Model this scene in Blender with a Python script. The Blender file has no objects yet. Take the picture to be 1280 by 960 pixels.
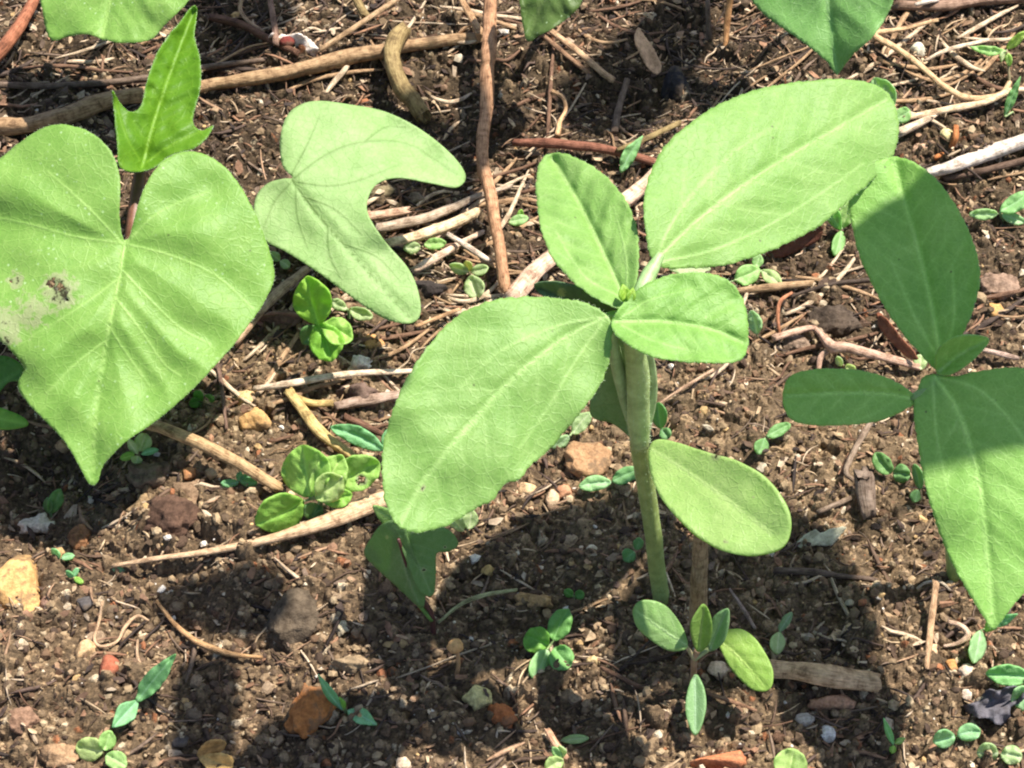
import bpy, math, random
import numpy as np
from mathutils import Vector
from mathutils.geometry import delaunay_2d_cdt

random.seed(7); rng = np.random.default_rng(7)
scene = bpy.context.scene
COL = scene.collection
S = 0.01                      # everything below is written in centimetres

# ------------------------------------------------------------------ camera
PITCH = math.radians(52.0); DIST = 62.0; TH = 0.258
CAM = np.array([0.0, -DIST*math.cos(PITCH), DIST*math.sin(PITCH)])
FWD = np.array([0.0, math.cos(PITCH), -math.sin(PITCH)])
UP = np.array([0.0, math.sin(PITCH), math.cos(PITCH)])
cd = bpy.data.cameras.new('camera'); cam = bpy.data.objects.new('camera', cd); COL.objects.link(cam)
cam.location = Vector(CAM*S); cam.rotation_euler = (math.pi/2-PITCH, 0, 0)
cd.sensor_width = 36; cd.lens = 18/TH; cd.clip_start = 0.005; cd.clip_end = 50
scene.camera = cam

# ------------------------------------------------------------------ light
SHX, SHY = -0.40, -0.25       # how far a shadow slides on the ground per unit of height
sun_to = Vector((-SHX, -SHY, 1)).normalized()
sl = bpy.data.lights.new('sun', 'SUN'); sun = bpy.data.objects.new('sun', sl); COL.objects.link(sun)
sun.rotation_euler = sun_to.to_track_quat('Z', 'Y').to_euler()
sl.energy = 5.0; sl.angle = math.radians(0.8); sl.color = (1.0, 0.955, 0.88)
W = bpy.data.worlds.new('World'); scene.world = W; W.use_nodes = True
nt = W.node_tree; sky = nt.nodes.new('ShaderNodeTexSky'); sky.sky_type = 'NISHITA'; sky.sun_disc = False
sky.sun_elevation = math.asin(sun_to.z)
sky.sun_rotation = math.atan2(sun_to.x, sun_to.y)
bg = nt.nodes['Background']; nt.links.new(sky.outputs[0], bg.inputs[0]); bg.inputs[1].default_value = 0.092
scene.view_settings.view_transform = 'Standard'; scene.view_settings.look = 'None'
scene.view_settings.exposure = 0.9; scene.view_settings.gamma = 1.0
scene.cycles.max_bounces = 7; scene.cycles.diffuse_bounces = 4; scene.cycles.transmission_bounces = 5
scene.cycles.filter_width = 2.1

# ------------------------------------------------------------------ numeric helpers
def _hash(ix, iy, k):
    h = (ix.astype(np.int64)*374761393 + iy.astype(np.int64)*668265263 + k*1442695041) & 0xffffffff
    h = ((h ^ (h >> 13))*1274126177) & 0xffffffff
    h = ((h ^ (h >> 16))*2246822519) & 0xffffffff
    return ((h ^ (h >> 15)) & 0xffffff)/float(0xffffff)
def vnoise(x, y, k=0):
    ix = np.floor(x); iy = np.floor(y); fx = x-ix; fy = y-iy
    fx = fx*fx*fx*(fx*(fx*6-15)+10); fy = fy*fy*fy*(fy*(fy*6-15)+10)
    a = _hash(ix, iy, k); b = _hash(ix+1, iy, k); c = _hash(ix, iy+1, k); d = _hash(ix+1, iy+1, k)
    return (a*(1-fx)+b*fx)*(1-fy)+(c*(1-fx)+d*fx)*fy - 0.5
def fbm(x, y, o=4, k=0):
    r = 0; a = 1.0
    for i in range(o):
        r = r+a*vnoise(x*2**i+i*7.3, y*2**i-i*3.1, k+i*11); a *= 0.5
    return r
def grains(x, y, cell, rmin, rmax, keep, k, squash=1.0):
    """bumps like half buried crumbs, one at most per cell; returns height and a per-grain number"""
    best = np.zeros_like(x); gid = np.zeros_like(x)
    cx = np.floor(x/cell); cy = np.floor(y/cell)
    for di in (-1, 0, 1):
        for dj in (-1, 0, 1):
            ix = cx+di; iy = cy+dj
            jx = (ix+_hash(ix, iy, k))*cell; jy = (iy+_hash(ix, iy, k+1))*cell
            rr = (rmin+(rmax-rmin)*_hash(ix, iy, k+2)**1.6)*(_hash(ix, iy, k+3) < keep)
            an = _hash(ix, iy, k+4)*6.28; st = 1+0.6*_hash(ix, iy, k+5)
            dx = x-jx; dy = y-jy
            u = (dx*np.cos(an)+dy*np.sin(an))*st; v = -dx*np.sin(an)+dy*np.cos(an)
            d2 = rr*rr-(np.abs(u)**2.0+np.abs(v)**2.0)
            hh = np.sqrt(np.maximum(d2, 0))*squash
            m = hh > best
            best = np.where(m, hh, best); gid = np.where(m, _hash(ix, iy, k+6), gid)
    return best, gid

def ray(px, py):
    a = (np.asarray(px, float)-640)/640*TH; b = (480-np.asarray(py, float))/640*TH
    return np.stack([a, FWD[1]+b*UP[1]+0*a, FWD[2]+b*UP[2]+0*a], -1)
def WP(px, py, h):
    """the point where the line of sight through a photo pixel reaches height h"""
    d = ray(px, py); t = (np.asarray(h, float)-CAM[2])/d[..., 2]
    return CAM+d*t[..., None]

# ------------------------------------------------------------------ soil relief
BUMPS = [(30, 600, 2.2, -0.9), (90, 560, 1.5, -0.6), (210, 760, 1.6, -0.35), (300, 690, 1.7, 0.45), (620, 640, 2.0, 0.3),
         (560, 880, 2.6, 0.5), (60, 850, 3.0, 0.35), (900, 520, 2.2, 0.4), (1080, 660, 3.0, -0.35), (790, 870, 1.5, 0.25),
         (560, 170, 2.6, -0.9), (420, 110, 2.0, -0.5), (790, 120, 1.6, -0.7), (1000, 60, 2.6, 0.4), (1230, 330, 2.0, 0.35),
         (1010, 430, 1.7, -0.35), (740, 640, 1.4, -0.2), (950, 240, 1.5, -.5), (880, 20, 2.0, -0.6), (250, 40, 2.2, -0.7), (40, 100, 2, -.3),
         (280, 470, 1.5, -0.5), (700, 900, 1.2, -0.35), (1190, 700, 1.8, 0.3), (330, 900, 2.0, -0.45), (270,800,2.0,-.2)]
BW = [(WP(a, b, 0.0), r, am) for a, b, r, am in BUMPS]
def macro(x, y):
    z = 0.75*fbm(x/7.0+3, y/7.0+1, 2, 5)+0.28*fbm(x/2.2, y/2.2, 3, 50)
    z = z+0.44*grains(x+1.5*vnoise(x/1.1, y/1.1, 77), y+1.5*vnoise(x/1.1, y/1.1, 78), 2.4, 0.3, 1.1, 0.55, 180, 1.0)[0]
    for p, r, am in BW:
        z = z+am*np.exp(-((x-p[0])**2+(y-p[1])**2)/(2*(r*0.75)**2))
    return z
def soil(x, y):
    m = macro(x, y)
    wx = x+0.22*vnoise(x/0.5, y/0.5, 91); wy = y+0.22*vnoise(x/0.5, y/0.5, 92)
    f = fbm(wx/0.9, wy/0.9, 4, 120)
    g1, i1 = grains(wx, wy, 1.05, 0.10, 0.50, 0.50, 200, 0.75)
    g2, i2 = grains(wx, wy, 0.46, 0.06, 0.24, 0.75, 300, 0.95)
    g3, i3 = grains(wx, wy, 0.22, 0.04, 0.125, 0.9, 400, 1.0)
    z = m+0.42*(0.5-np.abs(f))*1.0+g1*0.9+g2*1.1+g3*1.0+0.03*fbm(x/0.12, y/0.12, 2, 500)
    return z, m, g1, i1, g2, i2, g3, i3
def lin(c): return tuple((v/255/12.92 if v/255 < 0.04045 else ((v/255+0.055)/1.055)**2.4) for v in c)

# ------------------------------------------------------------------ materials
def node(nt, t, **kw):
    n = nt.nodes.new(t)
    for k, v in kw.items():
        if k.startswith('i_'): n.inputs[k[2:].replace('_', ' ')].default_value = v
        else: setattr(n, k, v)
    return n
def newmat(name):
    m = bpy.data.materials.new(name); m.use_nodes = True
    nt = m.node_tree; b = nt.nodes['Principled BSDF']; return m, nt, b
def noise(nt, vec, scale, detail=4, rough=0.6):
    n = node(nt, 'ShaderNodeTexNoise'); n.inputs['Scale'].default_value = scale
    n.inputs['Detail'].default_value = detail; n.inputs['Roughness'].default_value = rough
    if vec is not None: nt.links.new(vec, n.inputs['Vector'])
    return n
def ramp(nt, fac, stops):
    r = node(nt, 'ShaderNodeValToRGB'); e = r.color_ramp.elements
    e[0].position = stops[0][0]; e[0].color = tuple(stops[0][1])+(1,)
    e[1].position = stops[-1][0]; e[1].color = tuple(stops[-1][1])+(1,)
    for p, c in stops[1:-1]:
        q = e.new(p); q.color = tuple(c)+(1,)
    nt.links.new(fac, r.inputs[0]); return r
def mix(nt, a, b, fac, mode='MIX'):
    m = node(nt, 'ShaderNodeMix'); m.data_type = 'RGBA'; m.blend_type = mode
    for s, v in ((6, a), (7, b)):
        if hasattr(v, 'links') or hasattr(v, 'is_linked'): nt.links.new(v, m.inputs[s])
        else: m.inputs[s].default_value = tuple(v)+(1,)
    if hasattr(fac, 'is_linked'): nt.links.new(fac, m.inputs[0])
    else: m.inputs[0].default_value = fac
    return m.outputs[2]
def bump(nt, h, strength, dist, normal=None):
    b = node(nt, 'ShaderNodeBump'); b.inputs['Strength'].default_value = strength; b.inputs['Distance'].default_value = dist
    nt.links.new(h, b.inputs['Height'])
    if normal is not None: nt.links.new(normal, b.inputs['Normal'])
    return b.outputs[0]
def math_(nt, op, a, b=None, clamp=False):
    m = node(nt, 'ShaderNodeMath'); m.operation = op; m.use_clamp = clamp
    for i, v in enumerate((a, b)):
        if v is None: continue
        if hasattr(v, 'is_linked'): nt.links.new(v, m.inputs[i])
        else: m.inputs[i].default_value = v
    return m.outputs[0]
def attr(nt, name, t='GEOMETRY'):
    a = node(nt, 'ShaderNodeAttribute'); a.attribute_name = name; a.attribute_type = t; return a

def mat_soil():
    m, nt, b = newmat('soil'); tc = node(nt, 'ShaderNodeTexCoord').outputs['Object']
    a = attr(nt, 'tint').outputs['Color']
    n1 = noise(nt, tc, 900, 5, 0.7); n2 = noise(nt, tc, 180, 4)
    c = mix(nt, a, ramp(nt, n1.outputs[0], [(0.3, (0.45, 0.42, 0.40)), (0.5, (1, 1, 1)), (0.7, (1.7, 1.65, 1.55))]).outputs[0], 1.0, 'MULTIPLY')
    c = mix(nt, c, ramp(nt, n2.outputs[0], [(0.3, (0.75, 0.72, 0.70)), (0.7, (1.2, 1.2, 1.2))]).outputs[0], 1.0, 'MULTIPLY')
    nt.links.new(c, b.inputs['Base Color']); b.inputs['Roughness'].default_value = 0.9; b.inputs['Specular IOR Level'].default_value = 0.25
    n3 = noise(nt, tc, 1400, 3, 0.7)
    nt.links.new(bump(nt, n3.outputs[0], 0.9, 0.0006), b.inputs['Normal'])
    return m
def mat_tint(name, rough=0.85, bscale=1600, bd=0.0003, source='attr', spec=0.3, mott=0.5):
    """stones, crumbs and litter: colour comes from each piece, grain and pits from noise"""
    m, nt, b = newmat(name); tc = node(nt, 'ShaderNodeTexCoord').outputs['Object']
    if source == 'attr': a = attr(nt, 'tint').outputs['Color']
    else: a = node(nt, 'ShaderNodeObjectInfo').outputs['Color']
    n1 = noise(nt, tc, 260, 6, 0.65); n2 = noise(nt, tc, 1100, 4, 0.7)
    lo = 1-mott; hi = 1+mott*0.6
    c = mix(nt, a, ramp(nt, n1.outputs[0], [(0.3, (lo, lo*0.93, lo*0.86)), (0.52, (1, 1, 1)), (0.72, (hi, hi, hi))]).outputs[0], 1.0, 'MULTIPLY')
    c = mix(nt, c, ramp(nt, n2.outputs[0], [(0.32, (0.6, 0.55, 0.5)), (0.55, (1, 1, 1))]).outputs[0], 0.7, 'MULTIPLY')
    if source == 'obj' and name == 'stone':      # earth stuck to the stones
        d1 = noise(nt, tc, 150, 5, 0.7); dirt = ramp(nt, d1.outputs[0], [(0.50, (0, 0, 0)), (0.60, (1, 1, 1))]).outputs[0]
        c = mix(nt, c, (0.11, 0.075, 0.045), math_(nt, 'MULTIPLY', dirt, 0.7))
    nt.links.new(c, b.inputs['Base Color']); b.inputs['Roughness'].default_value = rough; b.inputs['Specular IOR Level'].default_value = spec
    n = bump(nt, n1.outputs[0], 0.6, 0.0012); n = bump(nt, noise(nt, tc, bscale, 3).outputs[0], 0.6, bd, n)
    nt.links.new(n, b.inputs['Normal']); return m
def mat_wood(name='dry_wood', dark=0.45):
    m, nt, b = newmat(name)
    uv = node(nt, 'ShaderNodeUVMap').outputs[0]
    mp = node(nt, 'ShaderNodeMapping'); mp.inputs['Scale'].default_value = (14, 1.1, 1); nt.links.new(uv, mp.inputs[0])
    mp2 = node(nt, 'ShaderNodeMapping'); mp2.inputs['Scale'].default_value = (3, 3.2, 1); nt.links.new(uv, mp2.inputs[0])
    a = node(nt, 'ShaderNodeObjectInfo').outputs['Color']
    n1 = noise(nt, mp.outputs[0], 2.2, 5, 0.65); n2 = noise(nt, mp2.outputs[0], 1.0, 5, 0.7)
    c = mix(nt, a, ramp(nt, n1.outputs[0], [(0.33, (dark, dark*0.85, dark*0.7)), (0.5, (0.95, 0.93, 0.9)), (0.7, (1.25, 1.22, 1.2))]).outputs[0], 1.0, 'MULTIPLY')
    c = mix(nt, c, ramp(nt, n2.outputs[0], [(0.34, (0.30, 0.25, 0.21)), (0.46, (0.8, 0.76, 0.72)), (0.6, (1.1, 1.1, 1.1))]).outputs[0], 0.9, 'MULTIPLY')
    nt.links.new(c, b.inputs['Base Color']); b.inputs['Roughness'].default_value = 0.75; b.inputs['Specular IOR Level'].default_value = 0.3
    n = bump(nt, n1.outputs[0], 0.8, 0.0005); n = bump(nt, n2.outputs[0], 0.5, 0.0008, n)
    nt.links.new(n, b.inputs['Normal']); return m
def mat_leaf(name, cell=900, speck=0.0, rough=0.5, trans=0.42, veincol=(1.9, 1.55, 2.3), spec=0.35, tgain=(1.15, 1.3, 0.55), netk=0.15):
    m, nt, b = newmat(name); tc = node(nt, 'ShaderNodeTexCoord').outputs['Object']
    base = node(nt, 'ShaderNodeObjectInfo').outputs['Color']
    n1 = noise(nt, tc, 70, 3, 0.6); n2 = noise(nt, tc, 420, 5, 0.65); n4 = noise(nt, tc, 1500, 3, 0.6)
    c = mix(nt, base, ramp(nt, n1.outputs[0], [(0.34, (0.90, 0.95, 0.86)), (0.66, (1.08, 1.04, 1.1))]).outputs[0], 1.0, 'MULTIPLY')
    c = mix(nt, c, ramp(nt, n2.outputs[0], [(0.35, (0.91, 0.95, 0.89)), (0.68, (1.08, 1.05, 1.1))]).outputs[0], 1.0, 'MULTIPLY')
    v = node(nt, 'ShaderNodeTexVoronoi'); v.feature = 'DISTANCE_TO_EDGE'; v.inputs['Scale'].default_value = cell; nt.links.new(tc, v.inputs['Vector'])
    net = ramp(nt, v.outputs['Distance'], [(0.0, (1, 1, 1)), (0.16, (0, 0, 0))]).outputs[0]
    c = mix(nt, c, mix(nt, c, (1.1, 1.06, 1.12), 1.0, 'MULTIPLY'), net)
    v2 = node(nt, 'ShaderNodeTexVoronoi'); v2.feature = 'DISTANCE_TO_EDGE'; v2.inputs['Scale'].default_value = cell*0.42; nt.links.new(tc, v2.inputs['Vector'])
    net2 = ramp(nt, v2.outputs['Distance'], [(0.0, (1, 1, 1)), (0.07, (0, 0, 0))]).outputs[0]
    c = mix(nt, c, mix(nt, c, tuple(1+(q-1)*netk for q in veincol), 1.0, 'MULTIPLY'), net2)
    vein = attr(nt, 'vein').outputs['Fac']
    c = mix(nt, c, mix(nt, c, veincol, 1.0, 'MULTIPLY'), vein)
    if speck:
        w = node(nt, 'ShaderNodeTexVoronoi'); w.inputs['Scale'].default_value = 420; nt.links.new(tc, w.inputs['Vector'])
        dot = ramp(nt, w.outputs['Distance'], [(0.10, (1, 1, 1)), (0.2, (0, 0, 0))]).outputs[0]
        gate = ramp(nt, noise(nt, tc, 60, 3).outputs[0], [(0.44, (0, 0, 0)), (0.62, (1, 1, 1))]).outputs[0]
        c = mix(nt, c, (0.55, 0.72, 0.4), math_(nt, 'MULTIPLY', math_(nt, 'MULTIPLY', dot, gate), speck))
    wd = node(nt, 'ShaderNodeTexVoronoi'); wd.inputs['Scale'].default_value = 130; nt.links.new(tc, wd.inputs['Vector'])
    dd = ramp(nt, wd.outputs['Distance'], [(0.03, (1, 1, 1)), (0.055, (0, 0, 0))]).outputs[0]
    c = mix(nt, c, (0.09, 0.08, 0.04), math_(nt, 'MULTIPLY', dd, 0.65))
    sc = attr(nt, 'scar').outputs['Fac']
    scn = math_(nt, 'ADD', sc, math_(nt, 'MULTIPLY', math_(nt, 'SUBTRACT', n2.outputs[0], 0.5), 1.5))
    pale = ramp(nt, scn, [(0.30, (0, 0, 0)), (0.48, (1, 1, 1))]).outputs[0]
    gate2 = ramp(nt, sc, [(0.02, (0, 0, 0)), (0.15, (1, 1, 1))]).outputs[0]
    c = mix(nt, c, (0.38, 0.44, 0.2), math_(nt, 'MULTIPLY', pale, gate2))
    brown = ramp(nt, scn, [(0.66, (0, 0, 0)), (0.82, (1, 1, 1))]).outputs[0]
    c = mix(nt, c, (0.055, 0.05, 0.02), math_(nt, 'MULTIPLY', brown, gate2))
    nt.links.new(c, b.inputs['Base Color']); b.inputs['Roughness'].default_value = rough; b.inputs['Specular IOR Level'].default_value = spec
    n = bump(nt, v.outputs['Distance'], 0.3, 0.0003); n = bump(nt, n2.outputs[0], 0.35, 0.0005, n); n = bump(nt, n4.outputs[0], 0.2, 0.0002, n); n = bump(nt, vein, 0.5, 0.0005, n); n = bump(nt, net2, 0.3, 0.0002, n)
    nt.links.new(n, b.inputs['Normal'])
    tr = node(nt, 'ShaderNodeBsdfTranslucent'); nt.links.new(mix(nt, c, tgain, 1.0, 'MULTIPLY'), tr.inputs[0]); nt.links.new(n, tr.inputs['Normal'])
    ms = node(nt, 'ShaderNodeMixShader'); ms.inputs[0].default_value = trans
    nt.links.new(b.outputs[0], ms.inputs[1]); nt.links.new(tr.outputs[0], ms.inputs[2])
    nt.links.new(ms.outputs[0], nt.nodes['Material Output'].inputs[0]); return m
def mat_stem(name='stem'):
    m, nt, b = newmat(name); tc = node(nt, 'ShaderNodeTexCoord').outputs['Object']
    a = node(nt, 'ShaderNodeObjectInfo').outputs['Color']; n1 = noise(nt, tc, 300, 5)
    c = mix(nt, a, ramp(nt, n1.outputs[0], [(0.35, (0.75, 0.78, 0.7)), (0.68, (1.2, 1.2, 1.2))]).outputs[0], 1.0, 'MULTIPLY')
    nt.links.new(c, b.inputs['Base Color']); b.inputs['Roughness'].default_value = 0.5
    b.inputs['Subsurface Weight'].default_value = 0.15; b.inputs['Subsurface Radius'].default_value = (0.002, 0.003, 0.001); b.inputs['Subsurface Scale'].default_value = 0.5
    nt.links.new(bump(nt, n1.outputs[0], 0.4, 0.0006), b.inputs['Normal']); return m
M = dict(high=mat_leaf('shade_leaf_blade', trans=0.62), soil=mat_soil(), crumb=mat_tint('crumb'), litter=mat_tint('litter', 0.75), stone=mat_tint('stone', 0.85, source='obj', mott=0.45),  # high: for the unseen shading leaves, extra translucent to lift their shade
         clod=mat_tint('clod', 0.95, source='obj', mott=0.65, bd=0.0006), wood=mat_wood(), stem=mat_stem(),
         leaf=mat_leaf('leaf_blade', rough=0.52, spec=0.4), vine=mat_leaf('vine_leaf_blade', 700, 0.7, 0.5, 0.4, spec=0.4),
         under=mat_leaf('pale_leaf_blade', 700, 0.0, 0.6, 0.35, (0.42, 0.48, 0.30)), young=mat_leaf('young_leaf_blade', 600, 0.0, 0.48, 0.45),
         cotyl=mat_leaf('cotyledon_blade', 900, 0.0, 0.42, 0.42, netk=0.0), small=mat_leaf('weed_leaf_blade', 1500, 0.0, 0.45, 0.42), dry=mat_tint('dry_leaf', 0.7, source='obj'))
mh, nth, bh = newmat('leaf_hair'); bh.inputs['Base Color'].default_value = (0.5, 0.62, 0.38, 1); bh.inputs['Roughness'].default_value = 0.5; M['hair'] = mh

# ------------------------------------------------------------------ object helpers
def link(name, me, mat, parent=None, loc=None, color=None):
    o = bpy.data.objects.new(name, me); COL.objects.link(o)
    if mat is not None: me.materials.append(mat)
    if parent is not None: o.parent = parent
    if loc is not None: o.location = Vector(np.asarray(loc)*S)
    if color is not None: o.color = tuple(color)+(1,)
    return o
def tag(o, label=None, cat=None, group=None, kind=None):
    if label: o['label'] = label
    if cat: o['category'] = cat
    if group: o['group'] = group
    if kind: o['kind'] = kind
    return o
def empty(name, loc, label, cat, group=None):
    o = bpy.data.objects.new(name, None); COL.objects.link(o); o.location = Vector(np.asarray(loc)*S)
    o.empty_display_size = 0.01
    return tag(o, label, cat, group)
def mesh_np(name, V, F, smooth=True, attrs=None, color=None):
    """V in centimetres, F an (n,3) or (n,4) array"""
    me = bpy.data.meshes.new(name); V = np.asarray(V, np.float32)*S; F = np.asarray(F, np.int32); k = F.shape[1]
    me.vertices.add(len(V)); me.vertices.foreach_set('co', V.ravel())
    me.loops.add(F.size); me.loops.foreach_set('vertex_index', F.ravel())
    me.polygons.add(len(F)); me.polygons.foreach_set('loop_start', np.arange(len(F), dtype=np.int32)*k)
    me.update(calc_edges=True); me.validate()
    me.polygons.foreach_set('use_smooth', np.full(len(me.polygons), smooth))
    for n, a in (attrs or {}).items():
        t = me.attributes.new(n, 'FLOAT', 'POINT'); t.data.foreach_set('value', np.asarray(a, np.float32))
    if color is not None:
        t = me.attributes.new('tint', 'FLOAT_COLOR', 'POINT')
        c = np.ones((len(V), 4), np.float32); c[:, :3] = color; t.data.foreach_set('color', c.ravel())
    return me
GX = None
def ground_z(x, y):   # smooth ground
    return macro(np.asarray(x, float), np.asarray(y, float))
def onground(px, py, h=0.0):
    """follow the line of sight to the soil (its smooth form) plus h"""
    z = 0.0
    for _ in range(6):
        p = WP(px, py, z); z = float(ground_z(p[0], p[1]))+0.17+h
    return WP(px, py, z)

# ------------------------------------------------------------------ the soil sheet
def axis(lo, hi, step, far):
    core = np.arange(lo, hi+step, step); ext = []; d = step; v = hi
    while v < far:
        d *= 1.22; v += d; ext.append(v)
    ext = np.array(ext); left = lo-(ext-hi)
    return np.concatenate([left[::-1], core, ext])
xs = axis(-20.5, 20.5, 0.058, 500); ys = axis(-15.5, 20.5, 0.058, 500)
X, Y = np.meshgrid(xs, ys)
Z, MZ, g1, i1, g2, i2, g3, i3 = soil(X, Y)
far = np.clip((np.hypot(X, Y)-26)/60, 0, 1); Z = Z*(1-far)
nx, ny = len(xs), len(ys)
V = np.stack([X, Y, Z], -1).reshape(-1, 3)
I = np.arange(nx*ny).reshape(ny, nx)
F = np.stack([I[:-1, :-1], I[:-1, 1:], I[1:, 1:], I[1:, :-1]], -1).reshape(-1, 4)
big = fbm(X/5.0, Y/5.0, 3, 700)
c0 = np.array(lin((134, 111, 84))); c1 = np.array(lin((160, 135, 103))); c2 = np.array(lin((100, 81, 62)))
t = np.clip(0.5+big*0.9, 0, 1)[..., None]
C = c2*(1-t)+c1*t
C = (C*0.6+c0*0.4)*np.array([0.88, 0.89, 0.91])
sel = np.where(g3 > 0.01, i3, np.where(g2 > 0.02, i2, i1))
gi = np.where(g2 > g3, i2, i3)
C = C*(0.55+0.95*gi[..., None])
pale = (gi > 0.965)[..., None]; C = np.where(pale, np.array(lin((200, 180, 150)))*0.9, C)
red = ((gi > 0.90) & (gi < 0.925))[..., None]; C = np.where(red, np.array(lin((140, 92, 62))), C)
far_dark = np.clip((Y-0)/7, 0, 1)[..., None]*0.45; C = C*(1-far_dark)   # the soil gets darker towards the far side
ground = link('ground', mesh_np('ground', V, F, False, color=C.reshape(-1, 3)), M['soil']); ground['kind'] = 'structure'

# ------------------------------------------------------------------ crumbs and fibres nobody could count
def ico(n=1):
    import bmesh
    bm = bmesh.new(); bmesh.ops.create_icosphere(bm, subdivisions=n, radius=1.0)
    v = np.array([x.co[:] for x in bm.verts]); f = np.array([[w.index for w in q.verts] for q in bm.faces]); bm.free(); return v, f
IV, IF = ico(1)
def sample_view(n, pyf=None):
    px = rng.uniform(-60, 1340, n); py = rng.uniform(-60, 1010, n)
    if pyf is not None:
        py = -60+1070*pyf(rng.uniform(0, 1, n))
    p = WP(px, py, 0.0); return px, py, p[:, 0], p[:, 1]
def rotmats(n):
    q = rng.normal(size=(n, 4)); q /= np.linalg.norm(q, axis=1)[:, None]
    w, x, y, z = q.T
    return np.stack([np.stack([1-2*(y*y+z*z), 2*(x*y-z*w), 2*(x*z+y*w)], -1), np.stack([2*(x*y+z*w), 1-2*(x*x+z*z), 2*(y*z-x*w)], -1),
                     np.stack([2*(x*z-y*w), 2*(y*z+x*w), 1-2*(x*x+y*y)], -1)], 1)
PAL = np.array([lin(c) for c in [(134, 111, 84), (156, 130, 100), (106, 86, 66), (170, 144, 110), (84, 66, 52), (122, 94, 70), (184, 160, 126),
                                 (212, 194, 166), (232, 220, 204), (204, 168, 116), (160, 104, 70)]])
PW = np.array([16, 16, 16, 10, 14, 11, 6, 2.0, 0.9, 1.2, 1.4]); PW = PW/PW.sum()
def crumbs(n, rmin, rmax, name):
    px, py, x, y = sample_view(n)
    clump = vnoise(x/1.6, y/1.6, 808)+vnoise(x/0.6, y/0.6, 809); k = clump > rng.uniform(-0.75, 0.35, n)
    x, y = x[k], y[k]; n = len(x)
    r = rmin*(rmax/rmin)**(rng.uniform(0, 1, n)**2.6)
    z = soil(x, y)[0]+r*rng.uniform(-0.45, 0.4, n)
    sc = r[:, None]*rng.uniform(0.65, 1.25, (n, 3)); R = rotmats(n)
    loc = IV[None]*(1+rng.uniform(-0.28, 0.28, (n, len(IV), 1)))*sc[:, None]
    Vv = np.einsum('nij,nkj->nki', R, loc)*np.array([1, 1, 0.85])+np.stack([x, y, z], -1)[:, None]
    Ff = IF[None]+(np.arange(n)*len(IV))[:, None, None]
    col = PAL[rng.choice(len(PAL), n, p=PW)]*rng.uniform(0.8, 1.25, (n, 1))*np.array([0.86, 0.87, 0.89])
    big = r > 0.5*rmax
    o = link(name, mesh_np(name, Vv.reshape(-1, 3), Ff.reshape(-1, 3), False, color=np.repeat(col, len(IV), 0)), M['crumb'])
    return o
o = crumbs(42000, 0.03, 0.19, 'soil_crumbs'); tag(o, 'loose brown soil crumbs and tiny grit strewn over the whole bed', 'soil crumbs', kind='stuff')

def fibres(n, name, pyf, lmin, lmax, pal, wmin=0.012, wmax=0.035, lift=0.1, curl=0.13):
    px, py, x, y = sample_view(n, pyf)
    L = lmin*(lmax/lmin)**rng.uniform(0, 1, n)**1.5; w = rng.uniform(wmin, wmax, n)*(1+0.7*(L > lmax*0.6))
    an = rng.normal(0.25, 0.9, n); bend = rng.normal(0, curl, n); K = 5
    Vs = []; ts = np.linspace(-0.5, 0.5, K)
    zb = soil(x, y)[0]
    tilt = rng.normal(0, 0.14, n)
    P = []
    for tt in ts:
        a = an+bend*tt*2
        xx = x+np.cos(a)*L*tt; yy = y+np.sin(a)*L*tt
        zz = macro(xx, yy)+0.20+lift*rng.uniform(0, 1, n)*0.3
        P.append(np.stack([xx, yy, zz], -1))
    P = np.stack(P, 1)
    P[:, :, 2] += (tilt[:, None]*ts[None]*L[:, None])+(rng.uniform(-0.05, lift, n))[:, None]
    d = P[:, -1]-P[:, 0]; d /= np.linalg.norm(d, axis=1)[:, None]
    side = np.stack([-d[:, 1], d[:, 0], 0*d[:, 0]], -1); upv = np.cross(d, side)
    prof = np.array([0.35, 0.9, 1.0, 0.85, 0.3])
    ring = []
    for k in range(K):
        ww = (w*prof[k])[:, None]
        ring.append(np.stack([P[:, k]+side*ww, P[:, k]+upv*ww*0.6*-1, P[:, k]-side*ww, P[:, k]+upv*ww*0.6], 1))
    Vv = np.stack(ring, 1).reshape(n, K*4, 3)
    f = []
    for k in range(K-1):
        for j in range(4):
            f.append([k*4+j, k*4+(j+1) % 4, (k+1)*4+(j+1) % 4, (k+1)*4+j])
    f = np.array(f); Ff = f[None]+(np.arange(n)*K*4)[:, None, None]
    col = pal[rng.integers(0, len(pal), n)]*rng.uniform(0.7, 1.15, (n, 1))
    return link(name, mesh_np(name, Vv.reshape(-1, 3), Ff.reshape(-1, 4), True, color=np.repeat(col, K*4, 0)), M['litter'])
DRY = np.array([lin(c) for c in [(196, 168, 134), (165, 132, 104), (200, 176, 148), (104, 82, 66), (80, 62, 50), (142, 108, 84), (60, 48, 42), (150, 112, 86), (120, 100, 84), (90, 72, 62)]])
o = fibres(7500, 'plant_fibres', lambda u: u**2.9, 0.22, 1.7, DRY*1.05, 0.014, 0.05); tag(o, 'short dry plant fibres and straw bits lying thick on the far soil', 'plant litter', kind='stuff')
o = fibres(160, 'root_threads', lambda u: u, 0.4, 1.3, DRY[:5], 0.005, 0.010, curl=0.4); tag(o, 'hair thin dead root threads scattered through the soil', 'root threads', kind='stuff')

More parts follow.
